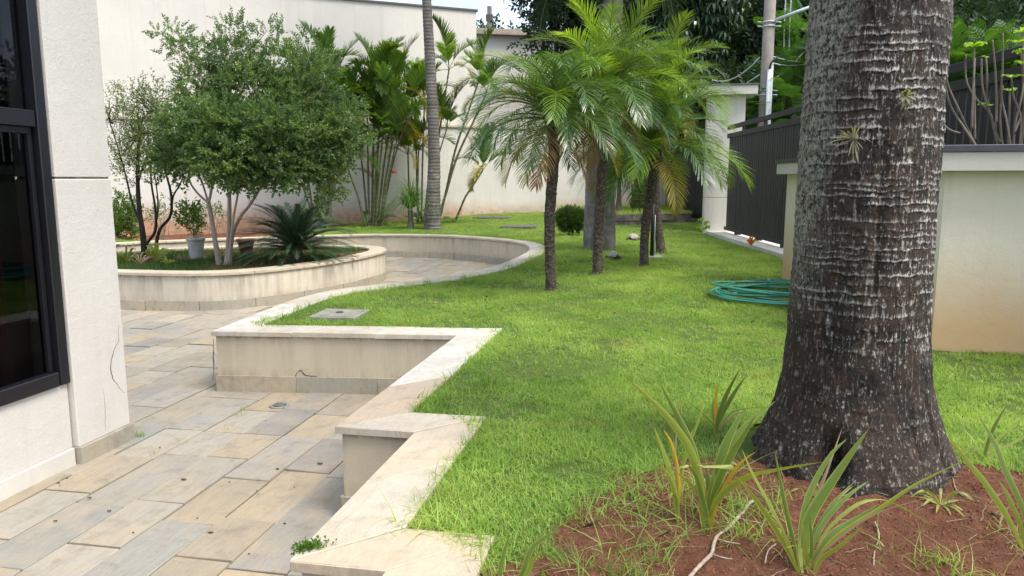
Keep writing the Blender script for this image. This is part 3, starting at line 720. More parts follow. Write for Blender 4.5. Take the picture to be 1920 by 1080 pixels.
# cracks in the pillar render: thin open fissures standing as dark slivers in the skin
def crack(pts, w, parent, name='crack'):
    mb = MB(); V = []; F = []
    for i, (y, z) in enumerate(pts):
        ww = w*(.35+.65*math.sin(PI*(i+.5)/len(pts)))*random.uniform(.6,1.2)
        V += [(hx(-3.0445), hy(y-ww), z), (hx(-3.0445), hy(y+ww), z)]
    for i in range(len(pts)-1): F.append((2*i,2*i+1,2*i+3,2*i+2))
    mb.add(V, F); mb.build(name, M['mortar'], parent)
def crackpx(px, w):
    pts = [at(a, b, X=-3.045) for a, b in px]; out = []
    for i in range(len(pts)-1):
        for k in range(4):
            t = k/4; p = pts[i].lerp(pts[i+1], t); out.append((p.y+random.uniform(-.004,.004), p.z))
    crack(out, w, house)
crackpx([(222,610),(222,640),(212,660),(206,690),(212,710),(224,728),(236,740)], .0032)
crackpx([(193,728),(197,760),(197,790),(199,812)], .0012)
win = empty('window', (0, 0, 0)); win.parent = house
mb = MB(); t = .045
mb.bbox(-.06, .022, hy(WY1-.062), hy(WY1), WZ0, 3.3, .004)
mb.bbox(-.06, .022, hy(-1.5), hy(WY1-.071), WZ0, WZ0+.075, .004)
mb.bbox(-.06, .018, hy(-1.5), hy(WY1-.071), WZM-.05, WZM+.03, .004)
mb.build('frame', M['frame'], win)
mb = MB(); mb.box(-.045, -.012, hy(-1.5), hy(WY1-.073), WZM-.085, WZM-.052); mb.box(-.045,-.012,hy(WY1-.10),hy(WY1-.073),WZ0+.077,WZM-.086); mb.build('sash', M['frame'], win)
for z0, z1 in ((WZ0+.076, WZM-.086), (WZM+.031, 3.3)):
    mb = MB(); mb.add([(-.03,hy(-1.5),z0),(-.03,hy(WY1-.072),z0),(-.03,hy(WY1-.072),z1),(-.03,hy(-1.5),z1)], [(0,1,2,3)]); mb.build('pane', M['glass'], win)
mb = MB(); mb.add([(-2.5,hy(-1.5),0),(-2.5,hy(3.36),0),(-2.5,hy(3.36),3.4),(-2.5,hy(-1.5),3.4),(-.2,hy(-1.5),0),(-.2,hy(3.36),0),(-.2,hy(3.36),3.4),(-.2,hy(-1.5),3.4)],
    [(0,1,2,3),(1,5,6,2),(0,4,5,1),(3,2,6,7)]); mb.build('interior_wall', M['darkroom'], house)
mb = MB(); V=[];F=[]; nn=70
for i in range(nn): y=.2+i*.045; xx=-.30+.025*math.sin(i*1.3)+.01*math.sin(i*3.1); V += [(xx,hy(y),.3),(xx,hy(y),WZM-.02)]
for i in range(nn-1): F.append((2*i,2*i+2,2*i+3,2*i+1))
mb.add(V,F); mb.build('curtain', M['curtain'], house)
for k in range(12):
    z = WZM+.1+k*.115; mb = MB(); mb.box(-.16,-.10,hy(0),hy(3.25),z,z+.006, Matrix.Identity(4)); mb.build('blind_slat', M['blind'], house)

# ------------------------------------------------------------------ boundary wall and taller wall behind
A0 = Vector((-12.22,15.13)); WD = Vector((9.72,6.05)).normalized(); WN = Vector((-WD.y, WD.x))
def wpt(s, o): return A0 + WD*s + WN*o
def slab(mb, s0, s1, o0, o1, z0, z1):
    p = [wpt(s0,o0), wpt(s1,o0), wpt(s1,o1), wpt(s0,o1)]; mb.prism([(q.x-A0.x,q.y-A0.y) for q in p], z0, z1)
bw = empty('boundary_wall', (A0.x, A0.y, 0), 0, 'long low cream boundary wall with thin coping and orange soil stains at its foot', 'wall')
mb = MB(); slab(mb, -6, 15.2, 0, .22, -.05, 2.90); mb.build('rendered_face', M['wall_back'], bw)
k = -6.
while k < 15.2:
    mb = MB(); slab(mb, k+.003, min(k+1.2,15.2)-.003, -.045, .25, 2.903, 2.95); mb.build('coping_stone', M['coping_ring'], bw); k += 1.2
tw_ = empty('tall_wall', (A0.x, A0.y, 0), 0, 'tall blank cream wall rising behind the low boundary wall', 'wall')
s1 = (Vector((-4.77,20.12))-A0).dot(WD); ztop = 5.98
mb = MB(); slab(mb, -8, s1, .32, 6.0, -.05, ztop); mb.build('rendered_face', M['wall_tall'], tw_)
mb = MB(); slab(mb, -8, s1+.04, .28, 6.04, ztop, ztop+.05); mb.build('roof_edge', M['capdark'], tw_)

# ------------------------------------------------------------------ steel fence on the right
FA = Vector((3.30, 4.2)); FB = Vector((1.47, 15.75)); FC = Vector((.42, 23.1))
def fence(A, B, label, zb, zt, group=None, rail2=True, vis0=0):
    root = empty('steel_fence', (A.x, A.y, 0)); tag(root, label, 'fence')
    d = (B-A); Ln = d.length; ang = math.atan2(d.y, d.x); root.rotation_euler = (0,0,ang)
    W_, G_ = .092, .029; k = 0; me = None; s = 0
    mb = MB(); mb.bbox(-W_/2, W_/2, -.010, .010, 0, zt-zb, .003); 
    V0 = [v for v in mb.v]; me = mb.mesh('slat', M['fence'])
    nsl = int(Ln/(W_+G_))
    for k in range(nsl):
        o = bpy.data.objects.new('slat', me); link(o, root); o.location = (W_/2+k*(W_+G_)+random.uniform(-.002,.002), random.uniform(-.003,.003), zb); o.rotation_euler=(0,0,random.uniform(-.02,.02))
    for z0, z1, y in ((zt-.005, zt+.085, .03), (zt+.165, zt+.245, .03), (zb-.03, zb+.035, .025)):
        mb = MB(); mb.bbox(0, Ln, -y, y, z0, z1, .004); mb.build('rail', M['rail'] if z0 > 1 else M['fence'], root)
    kk = 0.
    while kk < Ln:
        mb = MB(); mb.bbox(kk, kk+.05, -.085, -.031, zb-.09, zt+.247, .003); mb.build('fence_post', M['fence'], root)
        mb = MB(); mb.bbox(kk-.01, kk+.06, -.02, .03, zb-.09, zb-.031, .003); mb.build('rail_foot', M['black'], root); kk += 1.35
    return root
fence(FA, FB, 'dark grey steel slat fence with open double top rail behind the big palm', .55, 2.36)
fence(FB+(FC-FB)*.06, FC, 'farther dark grey slatted fence section beyond the cream post', .57, 2.36)
pl = empty('fence_plinth', (FA.x, FA.y, 0), 0, 'low white rendered plinth running under the dark steel fence', 'wall')
mb = MB()
for P_, Q_ in ((FA, FB), (FB, FC)):
    d = (Q_-P_).normalized(); nn_ = Vector((d.y,-d.x)); p = [P_+nn_*.20, Q_+nn_*.20, Q_-nn_*.2, P_-nn_*.2]
    p = [(P_-nn_*.33), (Q_-nn_*.33), (Q_+nn_*.15), (P_+nn_*.15)]
    poly = [(q.x-FA.x,q.y-FA.y) for q in p]
    ar = sum(poly[i][0]*poly[(i+1)%4][1]-poly[(i+1)%4][0]*poly[i][1] for i in range(4))
    if ar < 0: poly.reverse()
    mb.prism(poly, .2, .475, .006)
mb.build('rendered_face', M['plinth'], pl)
def gate_post(x, y, w, d, z1, label, ang=0, zb=.3):
    root = empty('gate_post', (x, y, 0), ang, label, 'post')
    mb = MB(); mb.bbox(-w/2, w/2, -d/2, d/2, zb, 1.16, .006); mb.build('shaft', M['post'], root)
    mb = MB(); mb.bbox(-w/2, w/2, -d/2, d/2, 1.172, z1, .006); mb.build('shaft', M['post'], root)
    mb = MB(); mb.box(-w/2+.01, w/2-.01, -d/2+.01, d/2-.01, 1.15, 1.18); mb.build('groove', M['wall_low'], root)
    mb = MB(); mb.bbox(-w/2-.2, w/2+.2, -d/2-.2, d/2+.2, z1, z1+.17, .006); mb.build('cap', M['post'], root)
    mb = MB(); mb.bbox(-w/2-.22, w/2+.22, -d/2-.22, d/2+.22, z1+.171, z1+.2, .004); mb.build('cap_top', M['capdark'], root)
    return root
gate_post(1.42, 16.15, .74, .5, 3.22, 'near square cream gate post with wide flat cap where the fence meets it', -.0)
gate_post(.30, 23.4, .5, .5, 3.22, 'far cream gate post at the back corner beyond the palms')

# ------------------------------------------------------------------ beige wall with overhanging cap on the right
rw = empty('garden_wall', (1.83, 5.2, 0), 0, 'beige wall with dark topped overhanging cap and orange soil splash behind the big palm', 'wall')
rx = lambda x: x-1.83
ry = lambda y: y-5.2
mb = MB()
mb.prism([(rx(1.83),ry(5.20)),(rx(3.6),ry(5.02)),(rx(3.6),ry(5.2)),(rx(2.0),ry(5.36)),(rx(1.62),ry(8.62)),(rx(1.44),ry(8.60))], .2, 1.60)
mb.build('rendered_face', M['wall_right'], rw)
mb = MB(); mb.prism([(rx(1.75),ry(5.09)),(rx(3.62),ry(4.88)),(rx(3.62),ry(5.34)),(rx(2.13),ry(5.47)),(rx(1.74),ry(8.74)),(rx(1.34),ry(8.70))], 1.60, 1.715, .004); mb.build('cap', M['post'], rw)
mb = MB(); mb.prism([(rx(1.735),ry(5.075)),(rx(3.63),ry(4.865)),(rx(3.63),ry(5.35)),(rx(2.14),ry(5.485)),(rx(1.75),ry(8.755)),(rx(1.325),ry(8.715))], 1.716, 1.757, .004); mb.build('flashing', M['flash'], rw)
mb = MB(); mb.prism([(rx(2.0),ry(5.36)),(rx(3.25),ry(5.2)),(rx(2.75),ry(8.5)),(rx(1.62),ry(8.6))], .2, 1.5); mb.build('planting_soil', M['lawn'], rw)

# ------------------------------------------------------------------ raised dark bed in the far corner
rb = empty('raised_bed', (-1.1, 16.75, 0), 0, 'low raised bed edged with dark stone blocks in the far corner', 'raised bed')
rb0 = Vector((-1.1,16.75)); rbd = Vector((1.8,.95)).normalized(); rbn = Vector((-rbd.y, rbd.x))
rr = random.Random(5)
for row in range(2):
    s = -.02 - (.25 if row else 0)
    while s < 2.25:
        ln = rr.uniform(.42,.62); p = rbd*s; z0 = .45+row*.155
        Mx = Matrix.Translation((p.x+rbn.x*0, p.y, z0)) @ Matrix.Rotation(math.atan2(rbd.y, rbd.x), 4, 'Z')
        mb = MB(); mb.bbox(.003, ln-.003, rr.uniform(-.01,.01), .16, 0, .15, .006, Mx); mb.build('stone_block', M['darkstone'], rb); s += ln
s = 0
while s < 2.3:
    Mx = Matrix.Translation((rbd.x*s, rbd.y*s, .40)) @ Matrix.Rotation(math.atan2(rbd.y, rbd.x), 4, 'Z')
    mb = MB(); mb.bbox(.004, .755, -.20, -.05, 0, .075, .005, Mx); mb.build('kerb_stone', M['coping_ring'], rb); s += .76
q = [rbn*.15, rbd*2.35+rbn*.15, Vector((FC.x-.2-rb0.x, 22.7-rb0.y)), Vector((-2.6-rb0.x, 21.0-rb0.y))]
mb = MB(); mb.prism([tuple(v) for v in q], .4, .745); mb.build('bed_soil', M['lawn'], rb)
BV, BQ = fan_sheet('b', np.array([(v.x+rb0.x, v.y+rb0.y) for v in q]), .748, None, .25, .01)
scatter('raised_bed_grass', BV, BQ, {'dens':np.ones(len(BV)),'hs':np.ones(len(BV))}, tufts, 260, .8, 1.5, .3, 25)

# ------------------------------------------------------------------ palms
def frond_mesh(name, L_, n_, ll, lw, th0, droop, spread=.95, V_=.15, sag=.5, mat=None, rib=None, petiole=.12, seed=0, base_r=.011, seg=3, prof=None, curve=1.0):
    """pinnate leaf in the local XZ plane, starts at origin heading +X at elevation th0, curving down by `droop`"""
    r = random.Random(seed); mb = MB(); pts = []; p = Vector((0,0,0)); N = 22; tg = []
    for i in range(N+1):
        u = i/N; a = th0 - droop*u**1.35*curve; d = Vector((math.cos(a),0,math.sin(a))); tg.append(d); pts.append(p.copy()); p = p + d*L_/N
    mb.cur = 1; mb.tube(pts, [base_r*(1-.85*i/N) for i in range(N+1)], 5, False)
    mb.cur = 0
    V=[];F=[];T=[]
    for i in range(n_):
        u = petiole + (1-petiole)*(i+.5)/n_; fi = u*N; k = min(int(fi), N-1); q = pts[k].lerp(pts[k+1], fi-k); d = tg[k]
        up = Vector((-d.z,0,d.x))
        pr = prof(u) if prof else min(1, (u-petiole)/.12+.45)*(1-max(0,(u-.55)/.45)**2*.62)
        for sgn in (-1,1):
            lt = ll*pr*r.uniform(.88,1.1); sp = spread*(1-.55*u)+r.uniform(-.09,.09)
            dr = (d*math.cos(sp) + Vector((0,sgn,0))*math.sin(sp) + up*(V_+r.uniform(-.1,.1))).normalized()
            w = lw*r.uniform(.8,1.15); t = r.random(); b = len(V); c = q.copy(); dd = dr.copy()
            nrm = dr.cross(up).normalized()*sgn
            side = (nrm).normalized()
            for j in range(seg+1):
                x = j/seg; wk = w*.5*(.7+.6*x if x < .4 else 1-.9*((x-.4)/.6)**1.5)
                if j < seg: V += [c-side*wk, c+side*wk]; T += [t,t]
                else: V.append(c.copy()); T.append(t)
                c = c + dd*lt/seg; dd = (dd + Vector((0,0,-1))*sag*(.6+.8*x)*(1/seg)).normalized()
            for j in range(seg-1): F.append((b+2*j,b+2*j+1,b+2*j+3,b+2*j+2))
            F.append((b+2*seg-2,b+2*seg-1,b+2*seg))
    b0 = len(mb.v); mb.v += [tuple(v) for v in V]; mb.f += [tuple(i+b0 for i in f) for f in F]; mb.t += T; mb.fm += [0]*len(F)
    return mb.mesh(name, [mat, rib or M['midrib']])
def crown(root, c, variants, count, rz0=0, smin=.85, smax=1.1, label=None, jitter=.35, biased=None):
    """variants: list of (mesh, weight) from top to bottom of the crown"""
    i = 0; a = rz0
    for me, k in variants:
        for j in range(k):
            o = bpy.data.objects.new('frond', me); link(o, root); a += 2.399963
            o.location = (c[0]+.02*math.cos(a), c[1]+.02*math.sin(a), c[2]+random.uniform(-.03,.03)); o.rotation_euler = (random.uniform(-.14,.14), random.uniform(-.1,.1), a+random.uniform(-jitter,jitter)*.5)
            s = random.uniform(smin, smax); o.scale = (s,s,s)
R = math.radians
def phx(th, dr, mat, seed, L_=1.0, rib=None): return frond_mesh('frond', L_, 44, .27, .0100, R(th), R(dr), 1.0, .25, .75, mat, rib, .10, seed, .009, 4)
PHX = {k: phx(*k, M['phoenix'], i) for i, k in enumerate([(82,70),(70,95),(58,105),(45,110),(30,105),(15,95),(2,80)])}
PHY = {k: phx(*k, M['phoenix_y'], 20+i) for i, k in enumerate([(80,60),(66,85),(52,100),(38,105),(22,95)])}
PHO = [phx(-5,80,M['phoenix_old'],41,.95,M['midrib_old']), phx(-25,60,M['phoenix_old'],42,.9,M['midrib_old'])]
PHD = [phx(-40,45,M['phoenix_dead'],43,.85,M['midrib_old'])]
def phoenix(base, path, r0, r1, label, mixf, cnt=44, scale=1., old=5, rz=0, lo=0.):
    bz = gzf(base[0], base[1]); root = empty('date_palm', (base[0], base[1], bz), 0, label, 'palm')
    pts = catmull([Vector(p)-Vector((base[0],base[1],bz)) for p in path], .022); pts[0].z = -.05
    m = len(pts); rad = []
    for i in range(m):
        u = i/(m-1); rad.append((r0*(1-u)+r1*u)*(1+.35*math.exp(-u*22)) + (.035*max(0,(u-.86)/.14)))
    ph = random.uniform(0,6)
    def knob(i, a):
        k = math.sin(5*a + i*1.15 + ph)*math.cos(i*1.15*.5+a*2); return 1 + .13*max(0,k)**1.0 + random.uniform(-.05,.05)
    mb = MB(); mb.tube(pts, rad, 16, True, .5, 0, knob)
    mb.build('trunk', M['bark_phoenix'], root, True)
    # old leaf bases: pointed stubs standing off the stem
    mb = MB()
    for i in range(6, m-2, 2):
        for j in range(3):
            a = i*.9 + j*2.094 + random.uniform(-.2,.2); d = Vector((math.cos(a), math.sin(a), 0)); p = pts[i]+d*rad[i]*.93; sz = random.uniform(.008,.016)*(1+1.6*(i/m>.86))
            tn = Vector((-d.y,d.x,0))
            mb.add([p-tn*sz*.8-Vector((0,0,sz)), p+tn*sz*.8-Vector((0,0,sz)), p+Vector((0,0,sz*.4)), p+d*sz*1.1+Vector((0,0,sz*1.0))], [(0,1,3),(1,2,3),(2,0,3)], random.random())
    o = mb.build('leaf_base', M['bark_phoenix'], root); o['kind'] = 'stuff'
    c = pts[-1]
    P, Y = PHX, PHY; pk = list(P.values()); yk = list(Y.values()); a = rz
    tot = cnt
    for i in range(tot):
        u = lo+(1-lo)*(i+.5)/tot; a += 2.399963
        use = yk if random.random() < mixf else pk; me = use[min(len(use)-1, int(u*len(use)+random.uniform(-.4,.4)) if u*len(use) > .5 else 0)]
        o = bpy.data.objects.new('frond', me); link(o, root); s = scale*random.uniform(.85,1.12)*(1-.12*(u<.12))
        o.location = c+Vector((0,0,.05-.1*u)); o.rotation_euler = (random.uniform(-.15,.15), random.uniform(-.1,.1), a+random.uniform(-.2,.2)); o.scale = (s,s,s)
    for i in range(old):
        a += 2.399963; me = PHO[i%2]; o = bpy.data.objects.new('frond', me); link(o, root); o.location = c+Vector((0,0,-.07)); o.rotation_euler=(random.uniform(-.2,.2),0,a); s=scale*.9; o.scale=(s,s,s); o['label']='yellow old frond hanging under the crown'
    for i in range(max(1,old//2)):
        a += 2.1; o = bpy.data.objects.new('frond', PHD[0]); link(o, root); o.location = c+Vector((0,0,-.11)); o.rotation_euler=(random.uniform(-.3,.3),0,a); s=scale*.85; o.scale=(s,s,s); o['label']='dry brown frond hanging against the trunk'
    return root
def path3(pts, Y0, dy=0.0): 
    n_ = len(pts); return [at(p[0], p[1], Y=Y0+dy*i/(n_-1)) for i, p in enumerate(pts)]
pa = path3([(1033,545),(1031,470),(1031,400),(1036,330),(1039,270),(1036,215)], 7.32)
phoenix((pa[0].x,7.32), pa, .049, .055, 'nearest small date palm on the lawn with the leftmost crown', .15, 52, 1.0, 4, .3, .22)
pb = path3([(1120,514),(1122,440),(1126,370),(1130,300),(1132,240),(1134,180)], 8.69)
phoenix((pb[0].x,8.69), pb, .053, .060, 'second small date palm from the left with tall bright green crown', .65, 54, 1.08, 4, 1.3)
pc = path3([(1208,500),(1208,460),(1213,400),(1222,350),(1228,300),(1227,282)], 9.56)
phoenix((pc[0].x,9.56), pc, .052, .060, 'short date palm nearest the gate with low crown reaching to the post', .4, 50, 1.25, 2, 2.0)
pd = path3([(1240,474),(1233,420),(1228,360),(1229,300),(1236,230),(1240,180)], 11.4)
phoenix((pd[0].x,11.4), pd, .062, .07, 'leaning date palm farthest back whose stem crosses the short one', .8, 48, 1.15, 2, .8)

def ringed_trunk(root, pts, rads, mat, n=24, ringstep=.07, amp=.012, name='trunk'):
    P = catmull(pts, .03); m = len(P); seg = len(rads)-1
    rad = []
    for i in range(m):
        u = i/(m-1)*seg; k = min(int(u), seg-1); r_ = rads[k]*(1-(u-k))+rads[k+1]*(u-k)
        rad.append(r_*(1+amp*(((i*.03/ringstep)%1)**3)*2))
    mb = MB(); mb.tube(P, rad, n, True); return mb.build(name, mat, root, True)
# slender royal palm by the ring
b = Vector((-4.73,15.68,.45)); root = empty('slender_palm', b, 0, 'tall slender grey ringed palm trunk standing behind the curved wall', 'palm')
pp = [at(x,y,Y=15.68)-b for x,y in ((812,430),(811,400),(812,370),(814,300),(811,200),(805,90),(800,0))]; pp[0].z = -.05
pp += [pp[-1]+Vector((-.05,0,1.6)), pp[-1]+Vector((-.08,0,3.2))]
ringed_trunk(root, pp, [.195,.14,.118,.112,.105,.094,.082,.078,.078], M['bark_royal'], 20, .10, .05)
QF = [frond_mesh('frond', 2.6, 54, .55, .03, R(th), R(dr), 1.0, .1, .7, M['queen'], None, .12, 60+i, .022, 3) for i, (th, dr) in enumerate([(75,80),(50,105),(25,110),(0,90)])]
a = 0
for i in range(14):
    a += 2.4; o = bpy.data.objects.new('frond', QF[i*4//14]); link(o, root); o.location = pp[-1]; o.rotation_euler = (0,0,a)
# thick tall palm behind the date palms
b = Vector((-.81,11.95,.45)); root = empty('thick_palm', b, 0, 'thick lichen covered palm trunk standing behind the second date palm', 'palm')
pp = [at(x,y,Y=11.95)-b for x,y in ((1124,466),(1124,430),(1125,385),(1124,349),(1124,343),(1126,290),(1135,160),(1148,30))]; pp[0].z = -.06
pp += [pp[-1]+Vector((.06,0,1.2))]
ringed_trunk(root, pp, [.265,.245,.215,.200,.175,.165,.15,.14,.12], M['bark_stump'], 28, .12, .03)
a = .3
for i in range(16):
    a += 2.4; o = bpy.data.objects.new('frond', QF[i*4//16]); link(o, root); o.location = pp[-1]; o.rotation_euler = (0,0,a); o.scale=(.9,.9,.9)
# a drooping dark frond group reaching the sky gap
for az, rx_ in ((R(168),.1),(R(185),-.2),(R(150),.2)):
    o = bpy.data.objects.new('frond', QF[2]); link(o, root); o.location = pp[-1]+Vector((0,0,-.1)); o.rotation_euler = (rx_,0,az); o.scale=(.88,.88,.88)

# big royal palm in the foreground
b = Vector((TRUNK[0], TRUNK[1], gzf(*TRUNK))); big = empty('royal_palm', b, 0, 'huge dark royal palm trunk with horizontal rings and white lichen in the foreground', 'palm')
def big_trunk():
    nz_, na_ = 620, 330; zt = 2.15
    zs = np.linspace(-.06, zt, nz_); an = np.linspace(0, 2*PI, na_, endpoint=False)
    A, Z = np.meshgrid(an, zs)
    r = np.interp(Z, [-.06,.0,.05,.12,.2,.32,.5,.8,1.2,1.6,2.15], [.385,.366,.345,.318,.290,.262,.245,.239,.237,.232,.223])
    ca, sa = np.cos(A), np.sin(A)
    r = r*(1+.018*np.sin(3*A+.6)*np.exp(-Z*.6)) + .030*np.exp(-Z/.13)*(fbm(A*2.6+9, Z*2, 2, 3)-.5)*2
    # rings
    rr = random.Random(2); zk = []; z = -.05
    while z < zt+.1: zk.append(z); z += rr.uniform(.017,.036)*(1.0 if z > .6 else 1.8)
    zk = np.array(zk)
    wob = .007*(fbm(ca*1.4+5, sa*1.4+5, 31, 3)-.5)*2 + .0025*(vn(ca*5+5, sa*5+5+Z*1.5, 33)-.5)*2
    z2 = Z + wob + .010*(vn(ca*14+20+sa*9, Z*30, 37)-.5)
    k = np.clip(np.searchsorted(zk, z2.ravel()).reshape(z2.shape), 1, len(zk)-1)
    f = (z2-zk[k-1])/(zk[k]-zk[k-1]); f = np.clip(f, 0, 1)
    hs = hsh(k, k*0, 5); hs2 = vn(ca*2.2+k*3.1, sa*2.2+k*1.7, 41)
    saw = np.where(f > .18, (1-f)/.82, f/.18)
    strong = (.25+.75*hs)*(.15+1.0*ss(.3,.65,hs2))*(.55+.45*ss(1.8,1.2,Z))*(.25+.75*ss(.35,.9,Z))
    fib = vn(an_s(A)*70, Z*16+k*7.7, 51); fib2 = vn(an_s(A)*150, Z*34, 52)
    gap = ss(.10,.0,f)*strong
    r = r + .0034*saw*strong + .005*(fib-.5) + .003*(fib2-.5) + .010*(fbm(an_s(A)*9, Z*5, 61, 4)-.5) - .006*gap
    # vertical cracks near the foot
    cr_ = vn(an_s(A)*26, Z*3.2, 71); crk = ss(.80,.93,cr_)*ss(.42,.05,Z); r = r - .022*crk
    # rotten hollow at the left front of the foot
    ah = math.atan2(-.83, -.42); da = (A-ah+PI)%(2*PI)-PI
    hol = np.exp(-((da/.13)**2)-(((Z-.07)/.075)**2)); r = r - .13*hol
    # shallow vertical seam
    ag = math.atan2(-1,-.05); dg = (A-ag+PI)%(2*PI)-PI; r = r - .012*np.exp(-(dg/.05)**2)*ss(.55,.75,Z)*ss(1.35,1.0,Z)
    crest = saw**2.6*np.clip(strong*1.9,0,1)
    # where lichen / white crust grows: the right-hand flank and the upper right
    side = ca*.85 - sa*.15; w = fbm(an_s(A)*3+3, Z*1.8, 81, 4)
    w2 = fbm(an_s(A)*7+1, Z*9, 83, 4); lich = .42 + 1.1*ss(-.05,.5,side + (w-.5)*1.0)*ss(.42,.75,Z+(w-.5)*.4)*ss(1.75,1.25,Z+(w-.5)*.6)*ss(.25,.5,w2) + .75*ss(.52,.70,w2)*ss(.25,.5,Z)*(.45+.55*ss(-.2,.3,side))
    moss = ss(.66,.98,-ca-sa*.12+(w-.5)*.7)*ss(.5,.9,Z)*.8 + .4*ss(.55,.9,ca)*ss(1.5,1.8,Z)
    cen = np.interp(zs, [0,.3,.6,1.2,2.15], [.016,.008,.0,-.002,.004])
    X = r*ca + cen[:,None]; Y = r*sa
    V = np.stack([X.ravel(), Y.ravel(), Z.ravel()], -1)
    i = np.arange(nz_*na_).reshape(nz_, na_); j = np.roll(i, -1, axis=1)
    F = np.stack([i[:-1], j[:-1], j[1:], i[1:]], -1).reshape(-1, 4)
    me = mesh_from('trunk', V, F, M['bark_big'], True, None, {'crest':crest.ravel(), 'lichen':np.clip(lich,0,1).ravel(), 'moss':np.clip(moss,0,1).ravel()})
    return link(bpy.data.objects.new('trunk', me), big)
def an_s(A): return A/(2*PI)*6.2832/ (2*PI) * 2
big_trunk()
mb = MB(); mb.tube([(.035,0,2.14),(.05,0,3.2),(.09,0,4.6),(.1,0,8.6)], [.230,.222,.19,.13], 32, True); mb.build('upper_trunk', M['bark_big'], big, True)
a = 0
for i in range(10):
    a += 2.4; o = bpy.data.objects.new('frond', QF[i*4//10]); link(o, big); o.location = (.1,0,8.7); o.rotation_euler = (0,0,a); o.scale = (1.1,1.1,1.1)

# cane palms against the boundary wall
ARF = [frond_mesh('frond', 1.25, 38, .42, .036, R(th), R(dr), .95, .35, .45, M['areca'], None, .22, 80+i, .010, 3) for i, (th, dr) in enumerate([(84,45),(70,75),(52,95),(32,100),(10,90)])]
ARY = [frond_mesh('frond', 1.0, 28, .33, .028, R(th), R(dr), .85, .3, .6, M['areca_y'], M['midrib_old'], .2, 90+i, .010, 3) for i, (th, dr) in enumerate([(30,100),(0,95)])]
def cane_clump(bx, by, stems, label, fr=5, scale=1., yel=.2):
    bz = gzf(bx,by); root = empty('cane_palm', (bx,by,bz), 0, label, 'palm')
    for (ox, oy, tx, ty, tz, r_) in stems:
        p0 = Vector((ox,oy,-.03)); p3 = Vector((tx,ty,tz)); md = p0.lerp(p3,.5)+Vector(((tx-ox)*-.08,0,.02*tz))
        P = catmull([p0, p0.lerp(md,.5), md, md.lerp(p3,.55), p3], .05); m = len(P)
        mb = MB(); mb.tube(P, [r_*(1-.35*i/m)*(1+.10*(i%4==0)) for i in range(m)], 7); mb.build('cane', M['bark_cane'], root, True)
        a = random.uniform(0,6)
        for i in range(fr):
            a += 2.399; u = i/fr; me = ARF[min(4,int(u*5))] if not (u>.6 and random.random()<yel*2.2) else ARY[random.randint(0,1)]
            o = bpy.data.objects.new('frond', me); link(o, root); s = scale*random.uniform(.8,1.1)*(.62 if tz<1.2 else 1)
            o.location = p3; o.rotation_euler = (random.uniform(-.15,.15), random.uniform(-.1,.1), a); o.scale = (s,s,s)
    # young shoots at the foot
    for i in range(5):
        o = bpy.data.objects.new('frond', ARF[random.randint(1,3)]); link(o, root); s = random.uniform(.35,.55); o.location = (random.uniform(-.2,.2), random.uniform(-.3,0), .02); o.rotation_euler = (0,0,random.uniform(0,6.3)); o.scale = (s,s,s)
    return root
def stems_px(basepx, tops, Y0, r_=.026):
    out = []; bp_ = at(basepx[0], basepx[1], Y=Y0); bz = gzf(bp_.x, Y0)
    for (tx, ty, bx, dy) in tops:
        t_ = at(tx, ty, Y=Y0+dy); b_ = at(bx, basepx[1], Y=Y0+dy*.3)
        out.append((b_.x-bp_.x, dy*.3, t_.x-bp_.x, dy, t_.z-bz, r_*random.uniform(.85,1.2)))
    return bp_.x, Y0, out
x,y,st = stems_px((700,420), [(652,315,686,-.2),(688,195,692,.2),(703,165,697,.35),(710,260,700,0),(722,215,705,-.2),(745,165,706,.3),(735,270,712,.1),(744,262,714,-.1),(668,230,690,.3),(772,190,712,.4),(716,150,703,.3)], 16.5)
cane_clump(x,y,st,'clump of cane palms with fan of green stems left of the slender palm', 8, .95, .22)
x,y,st = stems_px((606,410), [(590,175,596,.1),(606,140,602,.2),(628,170,606,0),(640,300,612,-.1),(636,250,608,.1),(560,330,592,-.2),(555,220,590,.2),(658,200,610,.3)], 16.0)
cane_clump(x,y,st,'clump of cane palms rising behind the small leafy tree', 7, .92, .15)
x,y,st = stems_px((786,410), [(765,290,768,.1),(785,280,782,.2),(778,200,784,.2),(796,190,790,.1),(838,240,792,-.1),(842,130,806,.2)], 17.6)
cane_clump(x,y,st,'clump of cane palms behind the slender palm trunk', 7, .9, .35)
x,y,st = stems_px((822,392), [(912,175,818,0),(905,320,850,-.1),(900,145,822,.1)], 17.2, .034)
cane_clump(x,y,st,'single cane palm leaning right in front of the boundary wall', 7, .82, .3)

# ------------------------------------------------------------------ cycad, in the planter
def cycad():
    b = Vector((-4.88,9.55,.41)); root = empty('cycad', b, 0, 'dark green sago cycad with stiff arching leaves at the right of the planter', 'cycad')
    prof = lambda u: max(.12, math.sin(PI*min(1,(u*.92+.06)))**.6)
    ms = [frond_mesh('leaf', 1.0, 66, .14, .0095, R(th), R(dr), 1.05, .25, .12, M['cycas'], M['midrib'], .10, 120+i, .007, 2, prof) for i,(th,dr) in enumerate([(70,60),(54,66),(40,66),(26,58),(14,42),(2,26)])]
    mb = MB(); mb.tube([(0,0,-.05),(0,0,.12),(0,0,.2)], [.11,.10,.06], 10, True, .5, .2); mb.build('stem', M['bark_phoenix'], root)
    a = 0
    for i in range(84):
        a += 2.399963; o = bpy.data.objects.new('leaf', ms[min(5,int(i/84*6))]); link(o, root); s = random.uniform(.80,1.02); o.location=(0,0,.17); o.rotation_euler=(random.uniform(-.12,.12),0,a); o.scale=(s,s,s)
cycad()

